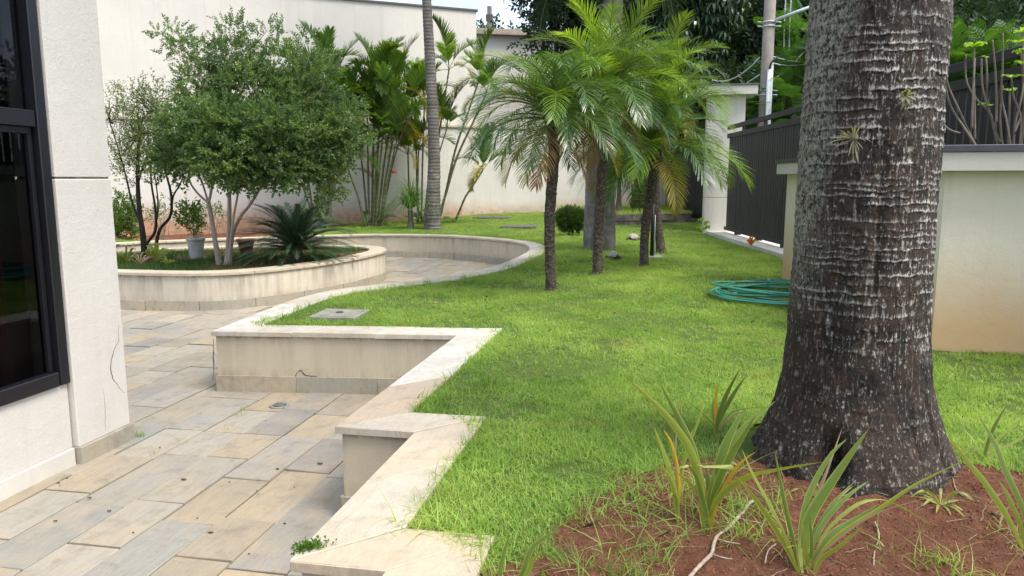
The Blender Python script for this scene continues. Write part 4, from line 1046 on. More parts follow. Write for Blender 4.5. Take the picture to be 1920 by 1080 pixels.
# ------------------------------------------------------------------ broad-leaved trees and shrubs
def leafquad(L_, W_, fold=.12, curl=.1):
    return np.array([(0,0,0),(L_*.5,-W_/2,fold*W_),(L_,0,-curl*L_),(L_*.5,W_/2,fold*W_),(L_*.5,0,-.0)]), [(0,1,4),(1,2,4),(4,2,3),(0,4,3)]
def leafcard(L_, W_): return np.array([(0,0,0),(L_*.45,-W_/2,.08*W_),(L_,0,-.12*L_),(L_*.45,W_/2,.08*W_)]), [(0,1,2,3)]
def shoot_tmpl(n_, ln, ll, lw, seed=0, card=True, droop=.2, ang=.9):
    """twig along +X with leaves in pairs"""
    r = random.Random(seed); V=[];F=[];T=[]
    for i in range(n_):
        u = (i+.7)/n_; L0,F0 = (leafcard if card else leafquad)(ll*r.uniform(.75,1.15), lw*r.uniform(.8,1.2))
        a = (1 if i%2 else -1)*ang*r.uniform(.7,1.25); rx_ = r.uniform(-.7,.7)
        if u > .9: a *= .3
        Mx = Matrix.Translation((ln*u,0,-droop*ln*u*u)) @ Matrix.Rotation(r.uniform(0,6.28)*.25+ (i%4)*1.57, 4, 'X') @ Matrix.Rotation(a, 4, 'Z') @ Matrix.Rotation(rx_, 4, 'X')
        b = len(V); t = r.random()
        for p in L0: V.append(tuple(Mx @ Vector(p))); T.append(t)
        F += [tuple(k+b for k in f) for f in F0]
    b = len(V); w = .0022
    V += [(0,-w,0),(0,w,0),(ln*.6,0,-droop*ln*.36)]; T += [0,0,0]; F.append((b,b+1,b+2))
    return np.array(V), F, np.array(T)
def place(tmpls, P, D, scale, flat_=0., seed=0):
    """copies of the templates merged in one mesh; D = heading of each shoot"""
    r = np.random.default_rng(seed); Vs=[];Fs=[];Ts=[];b=0
    up0 = np.array([0,0,1.])
    which = r.integers(0, len(tmpls), len(P))
    for w_, (V,F,T) in enumerate(tmpls):
        I = np.where(which==w_)[0]
        if not len(I): continue
        d = D[I]/np.linalg.norm(D[I],axis=1)[:,None]; rv = r.normal(size=d.shape)*(1-flat_) + up0*flat_*1.5
        y = np.cross(rv, d); y /= np.linalg.norm(y,axis=1)[:,None]+1e-9; z = np.cross(d,y)
        Rm = np.stack([d,y,z],-1)                                         # columns
        sc = scale[I][:,None,None]
        W = np.einsum('nij,vj->nvi', Rm, V)*sc + P[I][:,None,:]
        k = len(V); Vs.append(W.reshape(-1,3)); tt = np.clip(T[None,:]*.75+r.random((len(I),1))*.35,0,1); Ts.append(tt.ravel())
        base = (np.arange(len(I))*k)[:,None]
        for size in (3,4):
            Ff = np.array([f for f in F if len(f)==size])
            if len(Ff): Fs.append(((Ff[None,:,:]+base[:,:,None]).reshape(-1,size)+b))
        b += len(I)*k
    faces = []
    for f in Fs: faces += f.tolist()
    return np.concatenate(Vs), faces, np.concatenate(Ts)
def crown_pts(blobs, n_, seed=0, shell=.45, upb=.5):
    r = np.random.default_rng(seed); B = np.array([[*b[0],*b[1]] for b in blobs]); vol = B[:,3]*B[:,4]*B[:,5]*np.array([b[2] if len(b)>2 else 1. for b in blobs]); vol = (vol/vol.sum())
    k = r.choice(len(B), n_, p=vol); u = r.normal(size=(n_,3)); u /= np.linalg.norm(u,axis=1)[:,None]
    rad = shell+(1-shell)*r.random(n_)**.7
    # lumpy surface
    rad = rad*(.82+.36*vn(u[:,0]*3+k*7, u[:,1]*3+u[:,2]*2, seed+3))
    P = B[k,:3] + u*rad[:,None]*B[k,3:]; D = u*.8 + r.normal(size=(n_,3))*.45 + np.array([0,0,upb]); return P, D
def limbs(mb, P0, targets, r0, seed=0, jit=.12, r1=.005, n_=6):
    r = random.Random(seed)
    for t_ in targets:
        t_ = Vector(t_); pts=[P0.copy()]
        for k in range(1,5):
            u=k/4; pts.append(P0.lerp(t_,u)+Vector((r.uniform(-1,1),r.uniform(-1,1),r.uniform(-.3,.8)))*jit*math.sin(PI*u)*(t_-P0).length)
        P = catmull(pts,.07); m=len(P); mb.tube(P,[r0+(r1-r0)*i/(m-1) for i in range(m)],n_)
def pxblobs(lst, Y0, ref, shr=1.): 
    out=[]
    for (px,py,rx_,ry_,dy) in lst:
        c = at(px,py,Y=Y0+dy); k = (c-Vector((0,0,EYE))).length/FPX*.99; k *= shr; out.append((tuple(c-ref), (rx_*k, max(rx_,ry_)*k*.85, ry_*k), .5 if py < 128 else 1.))
    return out
def build_tree(name, base, stems, blobs, nshoot, tm, leafm, barkm, label, cat='tree', Y0=9, seed=0, srange=(.8,1.25), shell=.4, upb=.5, limbn=3, extra=None, flat_=.25, twigr=.006):
    b = Vector(base); root = empty(name, b, 0, label, cat); mb = MB(); ends=[]
    for pts, r0, r1 in stems:
        P = [at(p[0],p[1],Y=Y0+(p[2] if len(p)>2 else 0))-b for p in pts]; 
        if pts[0][1] > 470: P[0].z = -.04
        C = catmull(P,.05); m=len(C); mb.tube(C,[(r0+(r1-r0)*i/(m-1))*(1+.35*math.exp(-i/2.2) if pts[0][1]>470 else 1) for i in range(m)],9,True,.5,.06); ends.append((C[-1],r1))
    bl = pxblobs(blobs, Y0, b, .86 if name=='small_tree' else 1.)
    for i,(c,rad,_w) in enumerate(bl):
        e,r1 = min(ends, key=lambda e:(e[0]-Vector(c)).length); r = random.Random(seed+i)
        limbs(mb, e, [Vector(c)+Vector([r.uniform(-.75,.75)*q for q in rad]) for _ in range(limbn)], max(r1*.7,twigr*1.6), seed+i, .10, twigr*.5)
    mb.build('trunk', barkm, root, True)
    P,D = crown_pts(bl, nshoot, seed, shell, upb); sc = np.random.default_rng(seed).uniform(*srange,nshoot)
    V,F,T = place(tm, P, D, sc, flat_, seed)
    link(bpy.data.objects.new('crown', mesh_from('crown', V, F, leafm, False, T)), root)
    return root
tiny = [shoot_tmpl(17,.17,(.034,.040,.046,.052)[i],(.020,.023,.027,.030)[i],i,True,.3) for i in range(4)]
b = at(424,495,z=.42)
build_tree('small_tree', b, [([(412,497),(404,455),(396,405),(391,380)],.036,.028),([(391,380),(376,368),(358,345),(352,318)],.016,.010),([(391,382),(398,345),(399,300)],.020,.012),([(391,382),(380,345),(366,315)],.016,.01),
    ([(424,497),(429,440),(430,370),(424,300),(420,240,.2)],.032,.018),([(430,497),(437,440,.1),(452,405,.1),(468,385,.15),(492,345,.2),(510,300,.2)],.026,.013),([(427,480),(436,420,-.1),(445,370,-.15),(452,320,-.2)],.020,.012)],
    [(322,68,40,30,.1),(350,95,45,32,.1),(395,112,55,40,.1),(375,150,52,35,0),(440,58,42,26,0),(435,110,60,45,.1),(505,72,50,30,.2),(520,120,60,45,.2),(575,95,32,38,.3),(592,140,50,40,.3),(470,170,85,50,0),
     (560,190,75,50,.25),(640,215,48,42,.4),(370,205,52,32,-.1),(345,240,50,30,-.2),(410,235,80,45,-.45),(500,245,85,50,-.35),(590,255,75,45,.1),(640,270,50,32,.3),(360,290,62,34,-.1),(430,300,80,40,-.5),(510,305,75,40,-.3),(590,315,50,34,.1),(330,310,45,24,0),(470,335,45,18,-.3),(615,345,30,30,.3)],
    5000, tiny, M['myrtle'], M['bark_pale'], 'dense rounded small tree with pale multiple trunks in the curved planter', Y0=b.y, seed=5, srange=(.7,1.25), shell=.35, upb=.45, limbn=2, flat_=.45)
small2 = [shoot_tmpl(11,.17,.034,.016,20+i,True,.2) for i in range(4)]
b = at(272,484,z=.42)
build_tree('thin_tree', b, [([(272,488),(268,440),(262,400),(259,360),(258,310),(262,250)],.045,.018),([(266,425),(248,380),(236,330),(222,280),(206,230)],.017,.007),([(271,462),(284,445),(292,430),(291,390),(284,345),(281,300)],.022,.010),([(288,440),(296,395),(294,355),(288,320)],.014,.007),
    ([(292,462),(300,430),(318,408),(322,380),(318,350),(306,310)],.026,.012),([(320,385),(326,365),(338,345),(345,325)],.015,.008),([(259,345),(272,300),(290,260),(300,215)],.014,.006)],
    [(210,190,20,34,0),(225,235,26,36,0),(245,175,28,26,0),(262,215,38,36,.1),(230,290,26,36,0),(275,270,45,40,0),(300,240,38,36,.1),(315,285,42,34,0),(250,320,34,26,0),(295,190,26,32,.1),(330,320,34,18,0)],
    1000, small2, M['twiggy'], M['bark_dark'], 'thin dark stemmed tree with sparse leaves beside the white pillar', Y0=b.y, seed=9, shell=.15, upb=.9, limbn=4, twigr=.005, flat_=.2)
# bare upright twigs over the thin tree
def shrub(name, b, blobs, n_, tm, leafm, label, cat='shrub', Y0=None, seed=0, stemn=6, barkm=None, srange=(.8,1.2), upb=.8, shell=.2, group=None, stem_r=.007):
    b = Vector(b); root = empty(name, b, 0, label, cat, group); bl = pxblobs(blobs, Y0 or b.y, b); mb = MB(); r = random.Random(seed)
    for i in range(stemn):
        c,rad = bl[i%len(bl)][:2]; limbs(mb, Vector((r.uniform(-.06,.06),r.uniform(-.05,.05),-.02)), [Vector(c)+Vector([r.uniform(-.6,.6)*q for q in rad])], stem_r, seed+i, .08, .003, 5)
    mb.build('stems', barkm or M['twig'], root)
    P,D = crown_pts(bl, n_, seed, shell, upb); V,F,T = place(tm, P, D, np.random.default_rng(seed).uniform(*srange,n_), .3, seed)
    link(bpy.data.objects.new('foliage', mesh_from('foliage', V, F, leafm, False, T)), root); return root
mid = [shoot_tmpl(10,.14,.065,.030,40+i,False,.2) for i in range(3)]
mid2 = [shoot_tmpl(7,.12,.055,.024,50+i,False,.2) for i in range(3)]
b = at(228,455,Y=13.6); b.z=.25
shrub('leafy_shrub', b, [(225,395,22,28,0),(238,420,20,24,0),(212,425,16,28,0),(226,440,22,14,0),(250,395,12,18,0)], 330, mid, M['shrub'], 'bright green leafy shrub against the wall beside the white pillar', seed=61, Y0=13.6)
b = at(400,450,Y=14.9); b.z=.3
shrub('leafy_shrub', b, [(395,395,22,12,0),(410,405,16,14,0),(372,400,12,12,0)], 60, mid2, M['shrub'], 'sparse bare twigged shrub against the orange stained wall', seed=63, Y0=14.9, stemn=12)
b = at(310,450,Y=13.9); b.z=.25
shrub('leafy_shrub', b, [(300,400,16,12,0),(312,380,14,12,0),(285,405,16,12,0)], 60, mid2, M['shrub'], 'thin straggly shrub seen between the dark stems of the thin tree', seed=64, Y0=13.9, stemn=9)
# clipped bush
boxl = [shoot_tmpl(12,.09,.030,.017,70+i,True,.1) for i in range(3)]
b = at(1070,436,Y=14.6); b.z = gzf(b.x,14.6)
shrub('clipped_bush', b, [(1070,408,27,20,0),(1060,412,20,18,0),(1082,414,18,17,0),(1070,424,20,12,0)], 1500, boxl, M['box'], 'small clipped dark green bush on the lawn behind the nearest date palm', cat='bush', Y0=14.6, seed=70, stemn=16, srange=(.6,1.0), upb=.6, shell=.55)

# flower pot with a plant
b = at(369,486,z=.42)
pot = empty('flower_pot', b, 0, 'tall tapered grey pot standing on the soil of the curved planter', 'pot')
mb = MB(); mb.tube([(0,0,0),(0,0,.02),(0,0,.28),(0,0,.285)], [.082,.086,.118,.118], 24, True); mb.build('body', M['potm'], pot, True)
mb = MB(); mb.tube([(0,0,.262),(0,0,.270),(0,0,.298),(0,0,.303)], [.118,.128,.131,.124], 24, True); mb.build('rim', M['potm'], pot, True)
b2 = b+Vector((0,0,.30))
shrub('potted_shrub', b2, [(362,425,13,14,0),(372,437,11,6,0),(350,412,14,14,0),(356,398,10,9,0),(372,410,7,12,0)], 120, mid2, M['shrub'], 'young bushy plant growing in the tall grey pot', cat='plant', seed=75, stemn=7)
b = at(462,478,z=.42); po2 = empty('clay_pot', b, 0, 'dark brown clay pot in the shade behind the cycad', 'pot')
mb = MB(); mb.tube([(0,0,0),(0,0,.2),(0,0,.205),(0,0,.24),(0,0,.24)], [.08,.12,.135,.138,.12], 20, True); mb.build('body', M['pott'], po2, True)

# ------------------------------------------------------------------ strap leaves: flax, agapanthus, fountain plants
def strap(pts, w, mat, parent, name='leaf', n_=14, fold=.25, roll=0., prof=None, wmin=.12):
    P = [Vector(p) for p in pts]; C=[]; K=len(P)-1
    for i in range(n_+1):
        u=i/n_*K; k=min(int(u),K-1); t=u-k
        a=P[max(k-1,0)];b_=P[k];c=P[k+1];d=P[min(k+2,K)]
        C.append(.5*((2*b_)+(c-a)*t+(2*a-5*b_+4*c-d)*t*t+(3*b_-a-3*c+d)*t**3))
    V=[];F=[];UV=[]
    for i,c in enumerate(C):
        u=i/n_; d=(C[min(i+1,n_)]-C[max(i-1,0)]).normalized()
        view=Vector((math.cos(roll),math.sin(roll)*.6,.0)); s=(view-d*view.dot(d)).normalized(); nn_=d.cross(s)
        pw=(prof(u) if prof else (wmin+(1-wmin)*min(1,u/.35)**.8)*(1-max(0,(u-.5)/.5)**1.8)); ww=w*.5*pw
        V += [c-s*ww+nn_*ww*fold, c, c+s*ww+nn_*ww*fold]; UV += [(0,u),(.5,u),(1,u)]
    for i in range(n_):
        for k in (0,1): F.append((3*i+k,3*i+k+1,3*i+k+4,3*i+k+3))
    me = bpy.data.meshes.new(name); me.from_pydata(V,[],F); me.materials.append(mat); ul = me.uv_layers.new(name='UVMap')
    for l in me.loops: ul.data[l.index].uv = UV[l.vertex_index]
    me.polygons.foreach_set('use_smooth', np.ones(len(me.polygons),dtype=bool))
    return link(bpy.data.objects.new(name, me), parent)
def flax(basepx, leaves, label, Yb=None, spread=.02):
    b = at(basepx[0], basepx[1], z=.45) if Yb is None else at(basepx[0], basepx[1], Y=Yb); b.z = gzf(b.x, b.y)-.01
    root = empty('flax_plant', b, 0, label, 'plant'); r = random.Random(int(basepx[0]))
    for (pts, w, m, dy) in leaves:
        n_=len(pts); P=[Vector((r.uniform(-spread,spread), r.uniform(-spread,spread), -.015))]
        for i,(x,y) in enumerate(pts): P.append(at(x,y,Y=b.y+dy*(i+1)/n_)-b)
        ln=sum((P[i+1]-P[i]).length for i in range(len(P)-1))
        o = strap(P, w, M[m], root, fold=r.uniform(.15,.5), roll=r.uniform(-.5,.5), n_=16)
        if m=='flax_y': o['label']='yellow orange leaf'
        if m=='flax_d': o['label']='dry pinkish brown leaf'
    return root
flax((1328,985), [([(1316,930),(1296,850),(1248,778),(1169,703)],.026,'flax_g',-.08),([(1320,940),(1300,850),(1275,790),(1237,718)],.028,'flax',.06),([(1335,940),(1352,860),(1372,810),(1393,773)],.030,'flax',.05),
    ([(1340,930),(1366,850),(1396,800),(1455,751)],.028,'flax',.12),([(1338,930),(1368,860),(1392,820),(1418,777)],.026,'flax',-.05),([(1338,960),(1358,915),(1385,872),(1420,845)],.013,'flax_y',-.06),([(1345,940),(1395,900),(1450,884),(1545,866)],.026,'flax_g',-.14),
    ([(1322,950),(1308,900),(1290,870)],.016,'flax',-.1),([(1318,940),(1290,905),(1268,885)],.012,'flax_g',-.08),([(1330,940),(1328,900),(1322,860)],.02,'flax',.1),([(1342,930),(1377,880),(1310,874),(1290,874),(1241,881)],.015,'flax_g',-.1),([(1330,945),(1336,905),(1340,880)],.018,'flax_g',0),([(1332,975),(1340,958),(1348,946)],.012,'flax_y',-.03)],
    'large green strap leaved flax plant left of the big palm with one orange leaf')
flax((1270,978), [([(1266,930),(1252,870),(1225,798)],.018,'flax_g',0),([(1270,930),(1266,850),(1276,726)],.007,'flax_d',.05),([(1268,940),(1258,900),(1235,868)],.014,'flax_g',-.05),([(1272,930),(1270,880),(1258,830),(1243,805)],.013,'flax_y',.05),([(1274,935),(1276,890),(1290,840),(1318,760),(1305,745)],.010,'flax_g',.1),([(1270,950),(1262,925),(1256,936)],.012,'flax_g',-.04),([(1272,930),(1280,870),(1300,800)],.014,'flax_g',.12)],
    'small thin yellowish flax plant at the left edge of the group')
flax((1344,823), [([(1346,790),(1360,745),(1387,692)],.022,'flax',0),([(1348,790),(1372,745),(1398,705)],.02,'flax',.08),([(1343,790),(1342,750),(1346,718)],.016,'flax_y',.02),([(1340,800),(1322,780),(1290,752)],.010,'flax_g',0),([(1348,805),(1370,782),(1400,772),(1440,790)],.007,'flax_d',.06),([(1342,800),(1336,770),(1338,745)],.014,'flax_g',.1),([(1350,800),(1380,770),(1450,762)],.006,'flax_g',.15)],
    'upright flax plant with yellow leaf growing behind the group in the lawn')
flax((1510,1072), [([(1470,1020),(1425,950),(1380,890)],.017,'flax_g',-.06),([(1475,1010),(1440,940),(1412,890),(1390,840)],.009,'flax_g',.04),([(1492,1030),(1475,960),(1463,900),(1452,842)],.012,'flax',.0),([(1500,1020),(1510,950),(1530,900),(1560,850),(1589,822)],.018,'flax',.1),
    ([(1510,1030),(1520,970),(1570,890),(1630,802)],.033,'flax',.06),([(1505,1020),(1525,950),(1555,870),(1580,800)],.009,'flax_d',.13),([(1520,1030),(1545,980),(1590,930),(1628,902)],.014,'flax',.1),([(1515,1030),(1545,970),(1575,930),(1600,911)],.013,'flax',.12),
    ([(1530,1040),(1560,1000),(1600,975),(1651,943)],.015,'flax',.05),([(1535,1045),(1580,1000),(1650,955),(1721,907),(1820,858)],.015,'flax_g',.05),([(1530,1050),(1580,1005),(1650,960),(1791,921)],.007,'flax_d',-.02),([(1540,1010),(1600,950),(1650,935),(1700,955),(1750,988)],.010,'flax_g',.12),
    ([(1540,1050),(1575,1025),(1620,985)],.013,'flax_g',-.05),([(1512,1050),(1508,1000),(1503,974)],.010,'flax_g',-.06),([(1518,1050),(1522,1010),(1516,960)],.012,'flax',-.05),([(1518,1050),(1505,1030),(1490,1024),(1471,1028)],.007,'flax_g',-.08),([(1530,1010),(1555,955),(1600,905)],.016,'flax',.14)],
    'wide spreading flax plant in the red earth in front of the big palm', spread=.03)
flax((1935,1040), [([(1895,980),(1850,910),(1810,860),(1777,816)],.017,'flax_g',.03),([(1920,960),(1885,880),(1865,830),(1834,777)],.018,'flax',.06),([(1915,990),(1890,930),(1872,900)],.012,'flax_g',.03),([(1950,960),(1960,880),(1990,820)],.018,'flax',0),([(1930,980),(1925,930),(1918,890)],.014,'flax_g',-.05)],
    'flax plant at the right edge whose leaves arch in from outside')
flax((1841,876), [([(1848,850),(1865,800),(1890,757)],.015,'flax',.0),([(1850,855),(1875,820),(1915,791)],.012,'flax_g',.05),([(1845,850),(1850,820),(1845,790)],.01,'flax_g',.05),([(1850,860),(1890,835),(1960,800)],.012,'flax_g',.03),([(1838,850),(1826,825),(1808,806)],.009,'flax_g',.05)],
    'small flax plant in the lawn right of the big palm foot')
flax((945,1110), [([(938,1080),(945,1040),(955,1003)],.014,'flax',0),([(975,1085),(1000,1025),(1054,990)],.016,'flax',.02),([(985,1080),(1000,1050),(1017,1033)],.012,'flax_g',-.02),([(1015,1100),(1018,1080),(1019,1066)],.010,'flax',.0)],
    'young flax with two arching leaves at the bottom edge in the red earth')
# small pale rosette
b = at(1763,966,z=.44); b.z = gzf(b.x,b.y); root = empty('spider_plant', b, 0, 'small pale green rosette plant lifted out of the earth beside the palm foot', 'plant')
mb = MB(); c = at(1763,948,Y=b.y)-b; mb.tube([Vector((.012,0,-.01)),c*.5+Vector((.004,0,0)),c],[.006,.008,.008],7); mb.build('stem', M['root'], root)
for i in range(15):
    a=i*2.4; L_=random.uniform(.06,.10); e=random.uniform(.2,1.1); d=Vector((math.cos(a),math.sin(a),0))
    strap([c, c+d*L_*.4+Vector((0,0,L_*e*.5)), c+d*L_*.8+Vector((0,0,L_*e*.55)), c+d*L_*1.15+Vector((0,0,L_*(e*.4-.1)))], .009, M['flax_g'], root, n_=7)
# fountain plants near the wall
def fountain(b, h, sp, n_, label, mat='grassy', w=.014, stem=.2, stemmat='bark_stump'):
    root = empty('fountain_plant', b, 0, label, 'plant')
    mb = MB(); mb.tube([(0,0,-.03),(0,0,stem*.5),(0,0,stem)],[.09,.06,.05],10); mb.build('stem', M[stemmat], root)
    r = random.Random(int(b[0]*100)); V=[];F=[];T=[]
    for i in range(n_):
        a=r.uniform(0,2*PI); L_=h*r.uniform(.75,1.25); e=r.uniform(.55,1.45); d=Vector((math.cos(a),math.sin(a),0)); s=Vector((-d.y,d.x,0)); p=Vector((0,0,stem)); hd=d*math.cos(e)+Vector((0,0,math.sin(e))); b0=len(V); t=r.random(); K=7
        for k in range(K+1):
            u=k/K; ww=w*.5*(1-u**2)
            if k<K: V+=[p-s*ww,p+s*ww]; T+=[t,t]
            else: V.append(p.copy()); T.append(t)
            p=p+hd*L_/K; hd=(hd+Vector((0,0,-1))*(.24+.25*u)*sp).normalized()
        for k in range(K-1): F.append((b0+2*k,b0+2*k+1,b0+2*k+3,b0+2*k+2))
        F.append((b0+2*K-2,b0+2*K-1,b0+2*K))
    o = link(bpy.data.objects.new('foliage', mesh_from('foliage',V,F,M[mat],False,T)), root); return root
b = at(770,428,z=.46); b = Vector((b.x,b.y,gzf(b.x,b.y))); fountain(b, .95, 1.15, 420, 'fountain of narrow drooping leaves at the foot of the boundary wall', stem=.42)
b = at(1160,396,z=.75); fountain(b, 1.5, 1.2, 520, 'large fountain of narrow drooping leaves on the raised bed', stem=.75, w=.02)
b = at(1200,392,z=.75); root = empty('palm_stump', b, 0, 'dark fibrous old palm trunk on the raised bed beside the fountain plant', 'palm')
mb = MB(); P = [Vector((0,0,-.05+.05*i)) for i in range(34)]; mb.tube(P,[.26*(1+.12*math.sin(i*2.3))*(1-.15*i/34) for i in range(34)],22,True,.5,.22); mb.build('trunk', M['bark_phoenix'], root)
for i in range(16):
    o = bpy.data.objects.new('frond', list(PHX.values())[2+i%5]); link(o, root); o.location=(0,0,1.6); o.rotation_euler=(0,0,i*2.4); o.scale=(1.1,1.1,1.1)
for i in range(5):
    o = bpy.data.objects.new('frond', PHD[0]); link(o, root); o.location=(0,0,1.3); o.rotation_euler=(0,0,i*1.4); o.scale=(1,1,1)
# agapanthus and broad leaf plants in the planter, left end
def rosette(b, n_, L_, w, mat, label, name='strap_plant', up=1.0):
    root = empty(name, b, 0, label, 'plant'); r = random.Random(int(abs(b[0]*977)))
    for i in range(n_):
        a=i*2.4; l=L_*r.uniform(.7,1.15); e=r.uniform(.5,1.3)*up; d=Vector((math.cos(a),math.sin(a),0))
        V=[Vector((0,0,0)), d*l*.35*math.cos(e)+Vector((0,0,l*.45*math.sin(e))), d*l*.75*math.cos(e)+Vector((0,0,l*.75*math.sin(e))), d*l*1.05*math.cos(e)+Vector((0,0,l*(.75*math.sin(e)-.08)))]
        strap(V, w*r.uniform(.8,1.15), M[mat], root, n_=6)
for px_,py_,n_,L_,w,mt,lb in ((236,492,16,.30,.035,'flax','blue green strap leaved plant at the left end of the planter'),(262,497,12,.24,.02,'flax_d','brownish thin leaved plant at the foot of the thin tree'),(292,490,10,.34,.07,'flax_g','broad leaved green plant right of the thin tree stem'),(312,498,8,.16,.03,'flax_g','low pale leaved plant near the front rim of the planter'),(600,478,10,.16,.016,'flax_g','thin grassy weed right of the cycad in the planter')):
    rosette(at(px_,py_,z=.41), n_, L_, w, mt, lb)

# ------------------------------------------------------------------ bare stems with rosettes behind the beige wall
def plumeria(px_stems, Y0, label):
    b = at(px_stems[0][0][0], 300, Y=Y0); b.z = 1.5; root = empty('bare_shrub', b, 0, label, 'shrub'); mb = MB(); tips=[]
    for st in px_stems:
        P=[at(x,y,Y=Y0+random.uniform(-.03,.03))-b for x,y in st]; C=catmull(P,.03); m=len(C); mb.tube(C,[.0085*(1-.35*i/m) for i in range(m)],6,True,.5,.15); tips.append(C[-1])
    mb.build('stems', M['twig'], root, True); return root, tips
def leaf_tuft(root, p, n_, L_, name='leaf', mat='plum', up=.6):
    for i in range(n_):
        a=i*2.4+random.random(); d=Vector((math.cos(a),math.sin(a),0)); l=L_*random.uniform(.7,1.1); e=up*random.uniform(.3,1.4)
        strapt([p, p+d*l*.35+Vector((0,0,l*.4*e)), p+d*l*.75+Vector((0,0,l*.5*e)), p+d*l+Vector((0,0,l*.25*e))], l*.38, M[mat], root)
def strapt(P, w, mat, root):
    o = strap(P, w, mat, root, n_=6, prof=lambda u: math.sin(PI*min(.97,.08+u*.9))**.8, fold=.2)
    a = o.data.attributes.new('tint','FLOAT','POINT'); t = random.random(); a.data.foreach_set('value', np.full(len(o.data.vertices), t, dtype=np.float32)); return o
r1, tp = plumeria([[(1831,276),(1818,250),(1800,210),(1778,160),(1771,120),(1775,80)],[(1831,276),(1808,240),(1783,200),(1772,160),(1765,142)],[(1828,262),(1827,200),(1826,140),(1827,88)],[(1822,240),(1824,180),(1828,110)],[(1800,250),(1775,240),(1757,210),(1750,200)],[(1770,276),(1762,250),(1752,235)]], 5.95, 'bare stemmed shrub with one bright leaf rosette above the beige wall')
leaf_tuft(r1, tp[2], 9, .085); 
for t_ in tp[:2]: leaf_tuft(r1, t_, 3, .03)
r1, tp = plumeria([[(1872,276),(1862,235),(1856,212),(1835,190),(1815,160),(1810,130),(1811,104)],[(1856,212),(1850,180),(1851,150),(1849,108)],[(1877,268),(1868,250),(1866,230)],[(1852,205),(1842,160),(1840,110)],[(1868,230),(1868,180),(1866,130),(1861,75)],[(1890,272),(1892,220),(1893,170)],[(1880,276),(1875,220),(1880,160)]], 6.15, 'taller bare stemmed shrub crossing the fence in the middle of the row')
leaf_tuft(r1, at(1849,200,Y=6.15)-r1.location, 6, .06); leaf_tuft(r1, tp[5], 6, .06); leaf_tuft(r1, tp[1], 3, .03)
r1, tp = plumeria([[(1900,276),(1904,230),(1916,180),(1918,150),(1914,100)],[(1895,276),(1888,230),(1878,180),(1880,120),(1880,62)],[(1912,276),(1914,220),(1900,180),(1897,145)],[(1902,250),(1920,205),(1928,190)],[(1915,276),(1920,200),(1917,60)]], 6.05, 'bare stemmed shrub at the right edge with yellow green leaves')
for q_, k_ in ((0,7),(2,6),(4,7)): leaf_tuft(r1, tp[q_], k_, .07)
leaf_tuft(r1, at(1908,80,Y=6.05)-r1.location, 7, .08); leaf_tuft(r1, at(1916,120,Y=6.05)-r1.location, 5, .07)
# small flower and seedling at the fence foot
b = at(1408,462,z=.47); root = empty('red_leaf_plant', b, 0, 'small orange red leaved plant at the foot of the steel fence', 'plant')
for i in range(9):
    a=i*2.4; d=Vector((math.cos(a),math.sin(a),0)); strapt([Vector((0,0,.02)), d*.03+Vector((0,0,.06+.02*(i%4))), d*.06+Vector((0,0,.10+.02*(i%4))), d*.09+Vector((0,0,.10+.02*(i%4)))], .028, M['orange' if i%3 else 'plum'], root)
b = at(1318,440,z=.46); root = empty('weed', b, 0, 'small light green weed at the foot of the near gate post', 'plant')
for i in range(14):
    a=i*2.4; d=Vector((math.cos(a),math.sin(a),0)); h_=random.uniform(.05,.3); strapt([d*.03+Vector((0,0,h_)), d*.07+Vector((0,0,h_+.05)), d*.10+Vector((0,0,h_+.05)), d*.13+Vector((0,0,h_+.02))], .05, M['plum'], root)

# ------------------------------------------------------------------ lawn objects
# garden hose
hb = Vector((1.38,7.15,.455)); r = random.Random(4); pts=[]
loops = [(.86,.62,0,0,.03),(.80,.50,.05,.04,.05),(.72,.44,-.03,.10,.07),(.88,.40,.02,-.06,.05),(.66,.60,-.1,.1,.09),(.78,.34,.06,.02,.10),(.60,.46,.1,-.08,.12),(.82,.52,.0,.0,.13)]
K=26
for li,(ra,rb_,ox,oy,z) in enumerate(loops):
    nx_ = loops[min(li+1,len(loops)-1)]
    for k in range(K):
        t=k/K; a=2*PI*t+.5; e=lambda i: loops[li][i]*(1-t)+nx_[i]*t
        pts.append(Vector((e(2)+e(0)*math.cos(a)*(1+.04*math.sin(3*a+li)), e(3)+e(1)*math.sin(a)*(1+.05*math.cos(2*a+li)), max(.02, e(4)-.03+.02*math.sin(2*a+li)))))
tail = [pts[0]+Vector(v) for v in ((.05,-.25,0),(-.25,-.62,0),(-.75,-.78,0),(-1.15,-.78,0),(-1.52,-.55,0),(-1.45,-.30,0),(-1.0,-.2,.02))]
hose = empty('garden_hose', hb, 0, 'coiled teal green garden hose lying on the lawn left of the big palm', 'hose')
mb = MB(); mb.tube(catmull(list(reversed(tail))+pts, .05), .0098, 8); mb.build('coil', M['hose'], hose, True)
mb = MB(); mb.tube([(-.30,-.02,.02),(-.30,-.03,.15),(-.31,-.03,.18)],[.016,.016,.018],8); mb.build('connector', M['hose'], hose, True)

